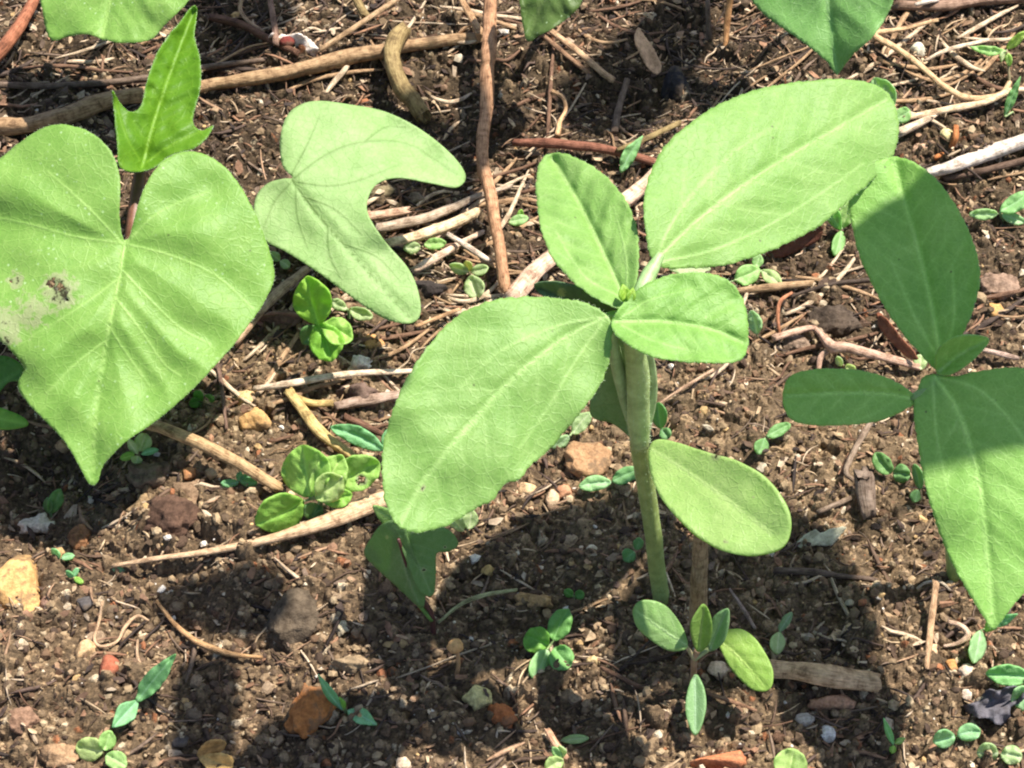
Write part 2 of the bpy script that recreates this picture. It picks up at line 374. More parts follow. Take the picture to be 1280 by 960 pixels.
def chips(n, name, pyf, pal):
    '''flat torn flakes of bark, husk and old leaf'''
    px, py, x, y = sample_view(n, pyf); a = rng.uniform(0.05, 0.34, n)*rng.uniform(0.5, 1, n); K = 6
    th = (np.arange(K)/K*2*math.pi)[None]+rng.uniform(-.35, .35, (n, K)); rad = rng.uniform(.55, 1.1, (n, K)); asp = rng.uniform(.22, .6, n)
    u = np.cos(th)*rad*a[:, None]; v = np.sin(th)*rad*(a*asp)[:, None]; c = np.stack([u, v, rng.normal(0, .12, (n, K))*a[:, None]], -1)
    an = rng.normal(.3, 1.0, n); t1 = rng.normal(0, .35, n); t2 = rng.normal(0, .35, n)
    ex = np.stack([np.cos(an), np.sin(an), t1], -1); ey = np.stack([-np.sin(an), np.cos(an), t2], -1)
    o_ = np.stack([x, y, soil(x, y)[0]+rng.uniform(.0, .12, n)], -1)
    top = o_[:, None]+c[..., :1]*ex[:, None]+c[..., 1:2]*ey[:, None]+np.stack([0*c[..., 0], 0*c[..., 0], c[..., 2]], -1)
    bot = top-np.array([0, 0, .022]); ct = top.mean(1, keepdims=True)+np.array([0, 0, .01])
    V = np.concatenate([top, bot, ct], 1); f = []
    for k in range(K):
        q = (k+1) % K; f += [(k, q, 2*K), (k, K+k, K+q), (k, K+q, q)]
    f += [(K, K+k+1, K+k) for k in range(1, K-1)]
    F = np.array(f)[None]+(np.arange(n)*(2*K+1))[:, None, None]; col = pal[rng.integers(0, len(pal), n)]*rng.uniform(.7, 1.15, (n, 1))
    return link(name, mesh_np(name, V.reshape(-1, 3), F.reshape(-1, 3), False, color=np.repeat(col, 2*K+1, 0)), M['litter'])
o = chips(9000, 'bark_flakes', lambda u: u**2.6, DRY); tag(o, 'small torn flakes of bark and dead leaf, densest on the far soil', 'plant litter', kind='stuff')

# ------------------------------------------------------------------ tubes: stems, twigs, straws
def catmull(P, n):
    P = np.asarray(P, float)
    if len(P) == 2: return np.stack([P[0]+(P[1]-P[0])*t for t in np.linspace(0, 1, n+1)])
    Q = np.vstack([2*P[0]-P[1], P, 2*P[-1]-P[-2]]); out = []
    for i in range(len(P)-1):
        a, b, c, d = Q[i], Q[i+1], Q[i+2], Q[i+3]
        for t in np.linspace(0, 1, n, endpoint=False):
            out.append(0.5*((2*b)+(-a+c)*t+(2*a-5*b+4*c-d)*t*t+(-a+3*b-3*c+d)*t**3))
    out.append(P[-1]); return np.array(out)
def tube_mesh(name, P, R, sides=10, flat=1.0, rough=0.0, seed=0, origin=(0, 0, 0), jag=0.0, sub=6, hollow=False):
    r_ = np.random.default_rng(seed+1)
    PR = np.column_stack([P, R]); C = catmull(PR, sub); P = C[:, :3]; R = np.maximum(C[:, 3], 0.004)
    if rough:
        ln = np.concatenate([[0], np.cumsum(np.linalg.norm(np.diff(P, axis=0), axis=1))])
        for ax in range(3):
            P[:, ax] += rough*0.55*fbm(ln/1.6, np.zeros_like(ln)+seed*3.7+ax*9, 3, seed % 97)*R.mean()*1.6
    T = np.gradient(P, axis=0); T /= np.linalg.norm(T, axis=1)[:, None]+1e-9
    u = np.cross(T[0], [0, 0, 1.0]); u = u/np.linalg.norm(u) if np.linalg.norm(u) > 0.1 else np.array([1.0, 0, 0])
    L = np.concatenate([[0], np.cumsum(np.linalg.norm(np.diff(P, axis=0), axis=1))])
    V = []; n = len(P)
    for i in range(n):
        u = u-T[i]*np.dot(u, T[i]); u /= np.linalg.norm(u)+1e-9; v = np.cross(T[i], u)
        a = np.linspace(0, 2*math.pi, sides, endpoint=False)
        rr = R[i]*(1+rough*0.9*fbm(np.cos(a)*1.3+L[i]*0.25+seed, np.sin(a)*1.3+L[i]/max(R.mean(), 0.03)*0.22, 3, seed % 89))
        rr = rr*(1+min(rough*0.35, .12)*np.sin(a*4+seed+L[i]*.5)+min(rough, .3)*0.45*max(0, fbm(np.array([L[i]/max(R.mean(), .03)*.35+seed]), np.array([0.0]), 2, 9)[0]))
        off = 0
        if jag and i in (0, n-1): off = r_.uniform(-jag, jag, sides)[:, None]*R[i]*T[i]
        V.append(P[i]+(np.cos(a)*rr)[:, None]*u+(np.sin(a)*rr*flat)[:, None]*v+off)
    V = np.array(V).reshape(-1, 3); F = []; UV = []
    for i in range(n-1):
        for j in range(sides):
            k = (j+1) % sides; F.append((i*sides+j, i*sides+k, (i+1)*sides+k, (i+1)*sides+j))
            u0, u1 = j/sides, (j+1)/sides; UV += [(u0, L[i]), (u1, L[i]), (u1, L[i+1]), (u0, L[i+1])]
    Vl = [tuple(x) for x in V]
    if hollow:   # open pith at the far end
        b = (n-1)*sides; c = P[-1]
        s1 = len(Vl); Vl += [tuple(c+(V[b+j]-c)*0.6) for j in range(sides)]
        s2 = len(Vl); Vl += [tuple(c+(V[b+j]-c)*0.5-T[-1]*R[-1]*1.2) for j in range(sides)]; Vl.append(tuple(c-T[-1]*R[-1]*1.2)); ce = len(Vl)-1
        for j in range(sides):
            k = (j+1) % sides
            F.append((b+j, b+k, s1+k, s1+j)); UV += [(j/sides, L[-1]), (k/sides, L[-1]), (k/sides, L[-1]+0.1), (j/sides, L[-1]+0.1)]
            F.append((s1+j, s1+k, s2+k, s2+j)); UV += [(j/sides, L[-1]), (k/sides, L[-1]), (k/sides, L[-1]+0.1), (j/sides, L[-1]+0.1)]
            F.append((s2+j, s2+k, ce)); UV += [(0, 0)]*3
        Vl.append(tuple(P[0]-T[0]*R[0]*0.2)); c0_ = len(Vl)-1
        for j in range(sides): F.append(((j+1) % sides, j, c0_)); UV += [(0, 0)]*3
    else:
        for e, base, sg in ((0, 0, -1), (n-1, (n-1)*sides, 1)):
            Vl.append(tuple(P[e]+sg*T[e]*R[e]*(0.25 if jag else 0.5))); c = len(Vl)-1
            for j in range(sides):
                k = (j+1) % sides
                F.append((base+k, base+j, c) if sg < 0 else (base+j, base+k, c)); UV += [(j/sides, L[e]), (k/sides, L[e]), (0.5, L[e]+0.05)]
    me = bpy.data.meshes.new(name); me.from_pydata([tuple((np.array(v)-origin)*S) for v in Vl], [], F)
    uvl = me.uv_layers.new(name='UVMap'); uvl.data.foreach_set('uv', np.array(UV, np.float32).ravel())
    me.polygons.foreach_set('use_smooth', np.ones(len(me.polygons), bool)); me.update()
    return me
def pxscale(p):   # centimetres per photo pixel at a point
    return float(np.dot(p-CAM, FWD))*TH/640

# ------------------------------------------------------------------ leaves
def seg_dist(Q, line):
    A = line[:-1]; B = line[1:]; d = B-A; L2 = (d**2).sum(1)+1e-9; best = np.full(len(Q), 1e9)
    for a, dd, l in zip(A, d, L2):
        t = np.clip(((Q-a)@dd)/l, 0, 1); w = Q-(a+t[:, None]*dd); best = np.minimum(best, (w**2).sum(1))
    return np.sqrt(best)
def inside(Q, poly):
    x, y = Q[:, 0], Q[:, 1]; c = np.zeros(len(Q), bool); j = len(poly)-1
    for i in range(len(poly)):
        xi, yi = poly[i]; xj, yj = poly[j]
        m = ((yi > y) != (yj > y)) & (x < (xj-xi)*(y-yi)/(yj-yi+1e-12)+xi); c ^= m; j = i
    return c
def closed_curve(pts, spacing):
    P = np.asarray(pts, float); n = len(P); out = []
    for i in range(n):
        a, b, c, d = P[i-1], P[i], P[(i+1) % n], P[(i+2) % n]
        k = max(1, int(np.linalg.norm(c-b)/spacing))
        for t in np.arange(k)/k:
            out.append(0.5*((2*b)+(-a+c)*t+(2*a-5*b+4*c-d)*t*t+(-a+3*b-3*c+d)*t**3))
    return np.array(out)
ZO = 0.0
def leaf(parent, origin, outline, plane, mid, veins=(), mat='leaf', color=(0.2, 0.4, 0.07), spacing=4.0, serr=(0, 14), fold=0.0, arch=0.0,
         bend=0.0, quilt=0.05, wave=0.0, thick=0.03, hairs=0, label=None, seed=0, side=8, scars=(), vw=3.0, name='leaf', holes=(), midw=1.0, zoff=0.0):
    """a blade: its traced outline (photo pixels) laid on its own slanted surface in space, with a fold, veins and a margin"""
    out = closed_curve(outline, spacing); mid = catmull(mid, 8)
    hw = np.sqrt(max(1.0, 0.5*abs(np.dot(out[:, 0], np.roll(out[:, 1], 1))-np.dot(out[:, 1], np.roll(out[:, 0], 1))))/math.pi)
    if serr[0]:
        L = np.concatenate([[0], np.cumsum(np.linalg.norm(np.diff(out, axis=0), axis=1))])
        T = np.roll(out, -1, 0)-np.roll(out, 1, 0); T /= np.linalg.norm(T, axis=1)[:, None]+1e-9
        N = np.stack([T[:, 1], -T[:, 0]], -1)
        ph = L/serr[1]+1.5*vnoise(L/40, L*0+seed, 3); tooth = (ph % 1.0)-0.5
        out = out+N*(serr[0]*(tooth+0.8*vnoise(L/9, L*0+seed+5, 7)))[:, None]
    VL = [mid]+[catmull(v, 6) for v in veins]
    if side:                                                   # side veins leave the midrib and curve to the tip
        ml = np.concatenate([[0], np.cumsum(np.linalg.norm(np.diff(mid, axis=0), axis=1))]); tot = ml[-1]
        for i in range(side):
            for sg in (-1, 1):
                s0 = tot*(0.12+0.80*(i+0.35*(sg > 0))/side); k = min(len(mid)-2, int(np.searchsorted(ml, s0)))
                p = mid[k].copy(); d = mid[k+1]-mid[k]; a = math.atan2(d[1], d[0])+sg*math.radians(52); stp = hw*0.13; q = [p.copy()]
                for _ in range(16):
                    p = p+stp*np.array([math.cos(a), math.sin(a)]); a -= sg*math.radians(3.0)
                    if not inside(p[None], out)[0]: break
                    q.append(p.copy())
                q = q[:max(2, int(len(q)*0.9))]
                if len(q) > 2: VL.append(np.array(q))
    x0, y0 = out.min(0); x1, y1 = out.max(0)
    gx, gy = np.meshgrid(np.arange(x0, x1, spacing), np.arange(y0, y1, spacing*0.87))
    gx = gx+(np.arange(gx.shape[0]) % 2)[:, None]*spacing/2
    Q = np.stack([gx.ravel(), gy.ravel()], -1)+rng.uniform(-0.3, 0.3, (gx.size, 2))
    Q = Q[inside(Q, out)]
    ed = seg_dist(Q, np.vstack([out, out[:1]])); Q = Q[ed > spacing*0.55]
    vp = []
    for iv_, v in enumerate(VL if spacing > 2.65 else VL[:1+len(veins)]):
        vv = catmull(v, max(1, int(np.linalg.norm(v[1]-v[0])/spacing))) if len(v) > 2 else v
        T = np.gradient(vv, axis=0); T /= np.linalg.norm(T, axis=1)[:, None]+1e-9; N = np.stack([-T[:, 1], T[:, 0]], -1)
        for o_ in ((-vw, 0, vw) if iv_ <= len(veins) else (-vw*.8, 0, vw*.8)): vp.append(vv+N*o_)
    vp = np.vstack(vp)
    vp = vp[inside(vp, out)]; e2 = seg_dist(vp, np.vstack([out, out[:1]])); vp = vp[e2 > spacing*0.5]
    if len(Q) and len(vp):
        dmin = np.full(len(Q), 1e9)
        for v in (VL if spacing > 2.65 else VL[:1+len(veins)]): dmin = np.minimum(dmin, seg_dist(Q, v))
        Q = Q[dmin > vw*1.4]
    pts = np.vstack([out, Q, vp]); n = len(out)
    r = delaunay_2d_cdt([Vector(p) for p in pts], [], [list(range(n))], 1, 1e-4, False)
    P = np.array([v[:] for v in r[0]]); F = [f for f in r[2] if len(f) == 3]
    F = np.array(F); 
    a, b, c = P[F[:, 0]], P[F[:, 1]], P[F[:, 2]]
    ar = (b[:, 0]-a[:, 0])*(c[:, 1]-a[:, 1])-(b[:, 1]-a[:, 1])*(c[:, 0]-a[:, 0]); cen = (a+b+c)/3
    ok = (np.abs(ar) > 1e-3) & inside(cen, out)
    for hx, hy, hr in holes: ok &= ~(np.hypot(cen[:, 0]-hx, cen[:, 1]-hy) < hr*(1+1.3*vnoise(cen[:, 0]/4, cen[:, 1]/4, 5)))
    F = F[ok]; ar = ar[ok]; F[ar > 0] = F[ar > 0][:, ::-1]
    A = np.array([[q[0], q[1], 1] for q in plane]); hcoef = np.linalg.solve(A, np.array([q[2] for q in plane]))
    z = P[:, 0]*hcoef[0]+P[:, 1]*hcoef[1]+hcoef[2]
    dm = seg_dist(P, mid); de = seg_dist(P, np.vstack([out, out[:1]])); dv = np.full(len(P), 1e9)
    wts = np.zeros(len(P))
    for i, v in enumerate(VL):
        d = seg_dist(P, v); dv = np.minimum(dv, d)
        w = (1.0*midw if i == 0 else (0.62 if i <= len(veins) else 0.24))
        Lt = np.clip(1-np.hypot(P[:, 0]-v[0][0], P[:, 1]-v[0][1])/(np.linalg.norm(v[-1]-v[0])*1.25+1), 0.25, 1)
        wts = np.maximum(wts, w*Lt**0.5*np.exp(-(d/(vw*(0.9 if i == 0 else 0.75)))**2))
    ax = mid[-1]-mid[0]; tl = ((P-mid[0])@ax)/(ax@ax)
    rr = dm/hw
    z = z+fold*rr-arch*rr**2-bend*np.clip(tl, -0.2, 1.2)**2
    z = z+quilt*0.42*(1-np.exp(-(dv/(hw*0.13))**2))-min(quilt*0.5, 0.05)*np.exp(-(dm/(vw*2.4))**2)
    z = z+quilt*0.4*fbm(P[:, 0]/(hw*0.35)+seed, P[:, 1]/(hw*0.35), 2, 31+seed)
    if wave: z = z+wave*np.exp(-(de/(hw*0.35)))*2*vnoise(P[:, 0]/(hw*0.42)+seed, P[:, 1]/(hw*0.42), 77+seed)
    scar = np.zeros(len(P))
    for sx, sy, sr, sv in scars:
        scar = np.maximum(scar, sv*np.clip(1.25-np.hypot(P[:, 0]-sx, P[:, 1]-sy)/sr, 0, 1))
    Wd = WP(P[:, 0], P[:, 1], z+zoff+ZO)
    me = mesh_np(name, Wd-origin, F, True, {'vein': wts, 'scar': scar})
    o = link(name, me, M[mat], parent, None, color)
    md = o.modifiers.new('thickness', 'SOLIDIFY'); md.thickness = thick*S; md.offset = -1
    if label: o['label'] = label
    if hairs:
        B = out[::1]; zB = B[:, 0]*hcoef[0]+B[:, 1]*hcoef[1]+hcoef[2]
        # nearest blade vertex gives the true height of the margin
        idx = [int(np.argmin(((P-b_)**2).sum(1))) for b_ in B]
        WB = Wd[idx]; ctr = Wd.mean(0); hv = []; hf = []
        for i in range(len(WB)):
            for q in range(hairs):
                p = WB[i]+(WB[(i+1) % len(WB)]-WB[i])*random.random()
                d = p-ctr; d /= np.linalg.norm(d)+1e-9; d = d+np.array([random.gauss(0, .35), random.gauss(0, .35), random.gauss(0.15, .3)]); d /= np.linalg.norm(d)
                
                if random.random() < 0.4: continue
                ll = random.uniform(0.02, 0.11)*random.uniform(.5, 1.1); sd = np.cross(d, [0.3, 0.2, 1]); sd /= np.linalg.norm(sd)+1e-9; w_ = 0.0032
                k = len(hv); s2 = np.cross(d, sd); hv += [p+sd*w_, p-sd*w_*0.6+s2*w_, p-sd*w_*0.6-s2*w_, p+d*ll]; hf += [(k, k+1, k+3), (k+1, k+2, k+3), (k+2, k, k+3)]
        h = link('hair', mesh_np('hair', np.array(hv)-origin, np.array(hf), True), M['hair'], o); h['kind'] = 'stuff'
    return o
def blade(bx, by, tx, ty, w, kind='oval', curve=0.0):
    """outline and midrib of a small simple leaf from base to tip in photo pixels"""
    b = np.array([bx, by], float); t_ = np.array([tx, ty], float); d = t_-b; L = np.linalg.norm(d); d /= L; n = np.array([-d[1], d[0]])
    ts = np.linspace(0, 1, 9); c = [b+d*L*t+n*curve*L*math.sin(math.pi*t) for t in ts]
    prof = {'oval': lambda t: max(math.sin(math.pi*t), 0)**0.65, 'lance': lambda t: math.sin(math.pi*t**0.85)**1.1 if 0 < t < 1 else 0.0,
            'spoon': lambda t: (math.sin(math.pi*t**1.5)**0.75 if 0 < t < 1 else 0)*0.95+0.08*(1-t), 'round': lambda t: max(math.sin(math.pi*t), 0)**0.5}[kind]
    l = [c[i]+n*w/2*prof(ts[i]) for i in range(9)]; r = [c[i]-n*w/2*prof(ts[i]) for i in range(9)]
    return [tuple(p) for p in [l[0]]+l[1:8]+[l[8]]+r[7:0:-1]], [tuple(c[0]), tuple(c[4]), tuple(c[8]*0.97+c[0]*0.03)]
def stem(parent, origin, pts, name='stem', color=(0.2, 0.3, 0.08), seed=0, sides=10, rough=0.08, flat=1.0, label=None):
    """pts: (px, py, height, width in pixels)"""
    P = [WP(a, b, h+ZO) for a, b, h, w in pts]; R = [pts[i][3]*0.5*pxscale(P[i]) for i in range(len(P))]
    o = link(name, tube_mesh(name, np.array(P), np.array(R), sides, flat, rough, seed, origin), M['stem'], parent, None, color)
    if label: o['label'] = label
    return o

# ================================================================== PLANTS
G_SUN = (0.265, 0.44, 0.115); G_SUN2 = (0.245, 0.44, 0.10); G_RIGHT_FILL = (0.30, 0.52, 0.125); G_COT = (0.39, 0.55, 0.18); G_VINE = (0.24, 0.42, 0.085)  # the right seedling's green is lightened in place of fill light
G_PALE = (0.33, 0.48, 0.18); G_YOUNG = (0.13, 0.29, 0.015); G_WEED = (0.20, 0.38, 0.06); G_BLUE = (0.16, 0.36, 0.14); G_DARK = (0.085, 0.19, 0.05)

# --- the sunflower seedling in the middle
b0 = onground(828, 752); p = empty('sunflower_seedling', b0, 'largest seedling in the middle of the bed, thick pale stem and broad light green leaves', 'seedling', 'sunflower seedlings')
ls_ = stem(p, b0, [(829, 760, 0.0, 22), (825, 735, 0.7, 21), (815, 660, 3.3, 21), (806, 600, 5.6, 22), (799, 550, 7.7, 23), (797, 510, 9.0, 20)], 'lower_stem', (0.30, 0.37, 0.12), 1, 14, 0.12)
us = stem(p, b0, [(800, 556, 7.55, 23), (798, 530, 8.4, 28), (797, 500, 9.4, 30), (797, 470, 10.3, 31), (793, 430, 11.7, 28), (786, 392, 13.0, 24), (784, 378, 13.4, 14)], 'upper_stem', (0.35, 0.44, 0.18), 2, 14, 0.12)
stem(p, b0, [(799, 552, 7.7, 14), (784, 505, 9.0, 20), (770, 450, 10.9, 20), (764, 408, 12.4, 12)], 'leaf_stalk', (0.30, 0.40, 0.19), 5, 12, 0.12, 0.7)
stem(p, b0, [(801, 552, 7.7, 14), (812, 505, 9.0, 17), (813, 460, 10.4, 17), (806, 425, 11.7, 12)], 'leaf_stalk', (0.36, 0.46, 0.22), 6, 12, 0.12, 0.7)
stem(p, b0, [(788, 388, 13.1, 16), (800, 365, 13.5, 18), (812, 342, 13.6, 20), (826, 318, 13.8, 10)], 'leaf_stalk', (0.30, 0.44, 0.18), 3)
stem(p, b0, [(786, 392, 13.0, 14), (768, 395, 13.0, 14), (748, 398, 12.8, 9)], 'leaf_stalk', (0.30, 0.44, 0.14), 4)
leaf(p, b0, [(826, 333), (812, 315), (807, 285), (805, 250), (815, 210), (835, 178), (870, 148), (910, 125), (960, 108), (1010, 101), (1060, 99), (1095, 106), (1114, 122), (1123, 150),
             (1119, 188), (1095, 220), (1060, 252), (1020, 285), (980, 306), (940, 322), (900, 332), (860, 335)],
     [(820, 325, 13.5), (1110, 120, 13.4), (1050, 270, 12.6)], [(818, 328), (880, 270), (960, 212), (1040, 165), (1108, 126)],
     [[(822, 322), (836, 288), (866, 243), (915, 193), (975, 155)], [(826, 328), (890, 314), (960, 283), (1030, 240), (1080, 205)]],
     'leaf', G_SUN, 3.6, (1.6, 13), fold=-0.10, arch=0.35, bend=0.3, quilt=0.09, wave=0.16, hairs=2, seed=1, side=6, vw=3.3)
leaf(p, b0, [(762, 400), (742, 382), (710, 374), (670, 371), (630, 373), (590, 384), (560, 405), (530, 440), (505, 480), (488, 520), (479, 560), (478, 600), (484, 635), (500, 658), (525, 665), (560, 656),
             (600, 633), (618, 624), (630, 606), (650, 598), (662, 582), (690, 560), (714, 530), (745, 490), (760, 455), (764, 425)],
     [(755, 395, 13.3), (500, 655, 11.9), (620, 375, 13.8)], [(757, 397), (705, 424), (640, 475), (580, 540), (530, 602), (502, 652)],
     [[(752, 397), (690, 410), (625, 440), (575, 485)], [(754, 402), (718, 455), (684, 512), (650, 560)]],
     'leaf', G_SUN, 3.6, (2.0, 15), fold=-0.05, arch=0.2, bend=0.3, quilt=0.09, wave=0.2, hairs=2, seed=2, side=6, vw=3.3, scars=[(528, 611, 3.0, 1.0)])
leaf(p, b0, [(777, 386), (748, 374), (715, 350), (690, 320), (676, 282), (670, 240), (673, 208), (686, 192), (710, 193), (740, 207), (765, 228), (785, 255), (796, 290), (798, 330), (793, 362), (786, 380)],
     [(780, 378, 13.3), (690, 198, 12.6), (795, 290, 13.2)], [(781, 376), (757, 322), (728, 262), (692, 200)], [[(779, 372), (730, 345), (695, 290)], [(783, 370), (782, 320), (768, 262)]],
     'leaf', G_SUN, 3.2, (1.6, 12), fold=0.7, arch=0.3, bend=0.2, quilt=0.2, wave=0.14, hairs=2, seed=3, side=5, vw=2.2)
leaf(p, b0, [(766, 400), (780, 378), (808, 355), (840, 343), (880, 341), (910, 350), (928, 373), (935, 403), (934, 435), (925, 450), (895, 453), (850, 451), (815, 445), (785, 430), (768, 415)],
     [(772, 400, 13.4), (930, 430, 13.5), (850, 345, 13.6)], [(770, 402), (830, 402), (890, 412), (928, 428)], [[(776, 398), (812, 375), (870, 360)], [(776, 406), (815, 425), (870, 440)]],
     'leaf', G_SUN2, 3.2, (1.2, 11), fold=0.35, arch=0.15, bend=0.3, quilt=0.12, wave=0.12, hairs=2, seed=4, side=5, vw=2.2, zoff=0.0)
leaf(p, b0, [(812, 585), (812, 558), (824, 549), (850, 554), (885, 566), (920, 576), (955, 597), (980, 628), (988, 657), (979, 682), (950, 693), (915, 692), (880, 675), (850, 650), (825, 620)],
     [(815, 560, 7.9), (985, 670, 8.9), (930, 575, 8.9)], [(815, 562), (860, 590), (910, 625), (965, 668)], [], 'cotyl', G_COT, 3.6, (0, 10), fold=0.1, arch=-0.2, bend=0.4, quilt=0.03, wave=0.06,
     thick=0.09, seed=5, side=0, vw=2.4, midw=0.35, name='cotyledon', scars=[(895, 570, 7, 0.9), (907, 677, 3, 0.8), (942, 620, 2.5, 0.8)])
leaf(p, b0, [(800, 562), (785, 545), (766, 530), (738, 518), (744, 470), (762, 425), (775, 405), (792, 412), (800, 470), (803, 520)],
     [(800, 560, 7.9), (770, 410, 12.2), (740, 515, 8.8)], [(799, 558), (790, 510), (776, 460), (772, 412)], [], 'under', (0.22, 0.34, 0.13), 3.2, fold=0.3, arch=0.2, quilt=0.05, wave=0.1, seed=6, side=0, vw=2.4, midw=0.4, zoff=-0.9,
     name='folded_leaf', label='grey green leaf folded up behind the stem')
leaf(p, b0, [(775, 398), (760, 405), (738, 404), (722, 396), (700, 384), (676, 368), (668, 356), (690, 352), (722, 358), (750, 370), (770, 386)],
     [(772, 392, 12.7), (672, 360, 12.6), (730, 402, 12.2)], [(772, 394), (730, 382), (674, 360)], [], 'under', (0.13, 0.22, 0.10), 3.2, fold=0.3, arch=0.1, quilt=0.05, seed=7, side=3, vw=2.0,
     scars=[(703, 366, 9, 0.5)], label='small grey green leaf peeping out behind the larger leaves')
for i, (bx, by, tx, ty, w, h0, h1) in enumerate([(783, 379, 779, 355, 14, 13.45, 13.75), (786, 380, 792, 360, 10, 13.45, 13.7)]):
    o_, m_ = blade(bx, by, tx, ty, w, 'lance'); leaf(p, b0, o_, [(bx, by, h0), (tx, ty, h1), (tx+20, ty+15, h1-0.4)], m_, [], 'young', (0.25, 0.42, 0.05), 2.5, quilt=0.02, fold=0.15, side=0, seed=8+i, name='bud_leaf')

# --- sunflower seedling at the right
b0 = onground(1192, 716); p = empty('sunflower_seedling', b0, 'seedling at the right edge, upper leaves shaded, long lower leaf half sunlit', 'seedling', 'sunflower seedlings')
stem(p, b0, [(1194, 725, 0.0, 20), (1190, 660, 2.6, 20), (1184, 570, 6.0, 20), (1180, 490, 8.9, 20), (1178, 458, 10.0, 14)], 'stem', (0.22, 0.32, 0.1), 21, 12, 0.05)
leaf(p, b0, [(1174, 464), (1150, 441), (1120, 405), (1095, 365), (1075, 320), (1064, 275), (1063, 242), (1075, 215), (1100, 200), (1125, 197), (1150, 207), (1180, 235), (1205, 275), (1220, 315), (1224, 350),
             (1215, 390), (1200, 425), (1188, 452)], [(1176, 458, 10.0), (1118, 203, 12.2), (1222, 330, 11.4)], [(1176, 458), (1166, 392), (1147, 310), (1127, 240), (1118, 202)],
     [[(1174, 450), (1145, 400), (1115, 330)], [(1179, 448), (1192, 400), (1190, 330)]], 'leaf', G_RIGHT_FILL, 3.6, (1.2, 13), fold=0.5, arch=0.2, bend=-0.3, quilt=0.08, wave=0.12, hairs=2, seed=22, side=6, vw=3.2)
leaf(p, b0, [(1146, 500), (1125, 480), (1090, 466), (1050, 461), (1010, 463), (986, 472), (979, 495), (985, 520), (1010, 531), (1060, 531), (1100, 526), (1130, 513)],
     [(1146, 498, 9.4), (982, 495, 10.0), (1060, 462, 10.2)], [(1144, 499), (1100, 492), (1040, 492), (985, 495)], [], 'leaf', G_RIGHT_FILL, 3.6, (0.8, 11), fold=0.25, arch=0.2, bend=0.3, quilt=0.06, hairs=2, seed=23, side=4, vw=2.2)
stem(p, b0, [(1178, 470, 9.6, 12), (1160, 485, 9.5, 13), (1140, 498, 9.4, 9)], 'leaf_stalk', (0.2, 0.32, 0.1), 24)
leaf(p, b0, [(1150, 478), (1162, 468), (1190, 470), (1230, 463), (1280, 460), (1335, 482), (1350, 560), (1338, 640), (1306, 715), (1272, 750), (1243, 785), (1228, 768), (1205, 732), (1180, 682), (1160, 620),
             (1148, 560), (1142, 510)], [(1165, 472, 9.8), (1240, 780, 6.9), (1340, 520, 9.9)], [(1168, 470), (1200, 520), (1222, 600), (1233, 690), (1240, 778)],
     [[(1172, 470), (1230, 492), (1285, 560), (1300, 640)], [(1166, 475), (1170, 540), (1185, 620)]], 'leaf', G_RIGHT_FILL, 3.8, (1.4, 14), fold=-0.05, arch=0.25, bend=0.4, quilt=0.09, wave=0.15, hairs=2, seed=25, side=6, vw=3.2)
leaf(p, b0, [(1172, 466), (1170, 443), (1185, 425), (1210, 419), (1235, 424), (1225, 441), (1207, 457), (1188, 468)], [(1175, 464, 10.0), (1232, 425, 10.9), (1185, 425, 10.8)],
     [(1174, 464), (1200, 443), (1232, 426)], [], 'leaf', G_RIGHT_FILL, 3.0, fold=0.35, quilt=0.05, seed=26, side=3, vw=2.0, hairs=2)

# --- morning glory like vine at the left
b0 = onground(158, 452); p = empty('vine_seedling', b0, 'young vine at the left edge with a big heart shaped leaf', 'vine', 'young vines')
stem(p, b0, [(158, 460, 0.0, 24), (160, 380, 3.0, 22), (165, 300, 4.6, 18), (172, 240, 5.2, 18), (176, 206, 5.7, 14)], 'stem', (0.20, 0.085, 0.055), 31, 12, 0.12)
stem(p, b0, [(164, 330, 4.4, 14), (150, 325, 5.0, 12), (153, 304, 5.5, 8)], 'leaf_stalk', (0.22, 0.34, 0.08), 32)
leaf(p, b0, [(155, 301), (149, 272), (150, 225), (140, 192), (120, 170), (90, 157), (60, 158), (30, 174), (0, 198), (-40, 235), (-70, 290), (-78, 340), (-60, 385), (-25, 412), (0, 425), (22, 448), (30, 462), (22, 484), (45, 515),
             (75, 545), (94, 573), (106, 596), (114, 606), (122, 602), (130, 580), (160, 550), (195, 526), (235, 492), (270, 455), (300, 420), (330, 377), (343, 345), (335, 308), (318, 265), (296, 226), (270, 200), (240, 189),
             (210, 197), (187, 222), (172, 258), (161, 299)], [(155, 300, 6.0), (115, 600, 2.8), (340, 340, 5.6)], [(156, 302), (148, 350), (134, 420), (120, 510), (116, 600)],
     [[(154, 304), (95, 296), (35, 280), (-40, 265)], [(152, 304), (110, 260), (60, 215)], [(158, 305), (215, 320), (270, 345), (315, 385)], [(158, 303), (200, 265), (260, 240)],
      [(150, 335), (185, 372), (225, 410), (262, 430)], [(144, 372), (175, 412), (205, 455), (225, 470)], [(137, 410), (160, 445), (185, 480)], [(146, 350), (90, 390), (40, 420)], [(134, 425), (95, 455), (60, 490)]],
     'vine', G_VINE, 3.8, (0.9, 7), fold=-0.1, arch=0.5, bend=0.3, quilt=0.42, wave=0.3, hairs=3, seed=33, side=0, vw=2.4, midw=0.9,
     scars=[(74, 364, 30, 0.78), (20, 350, 13, 0.7), (40, 392, 34, 0.55), (5, 405, 36, 0.6), (10, 425, 12, 0.7)], holes=[(64, 354, 5), (76, 358, 4), (84, 374, 2), (14, 352, 2)], label='big heart shaped leaf with a brown eaten patch')
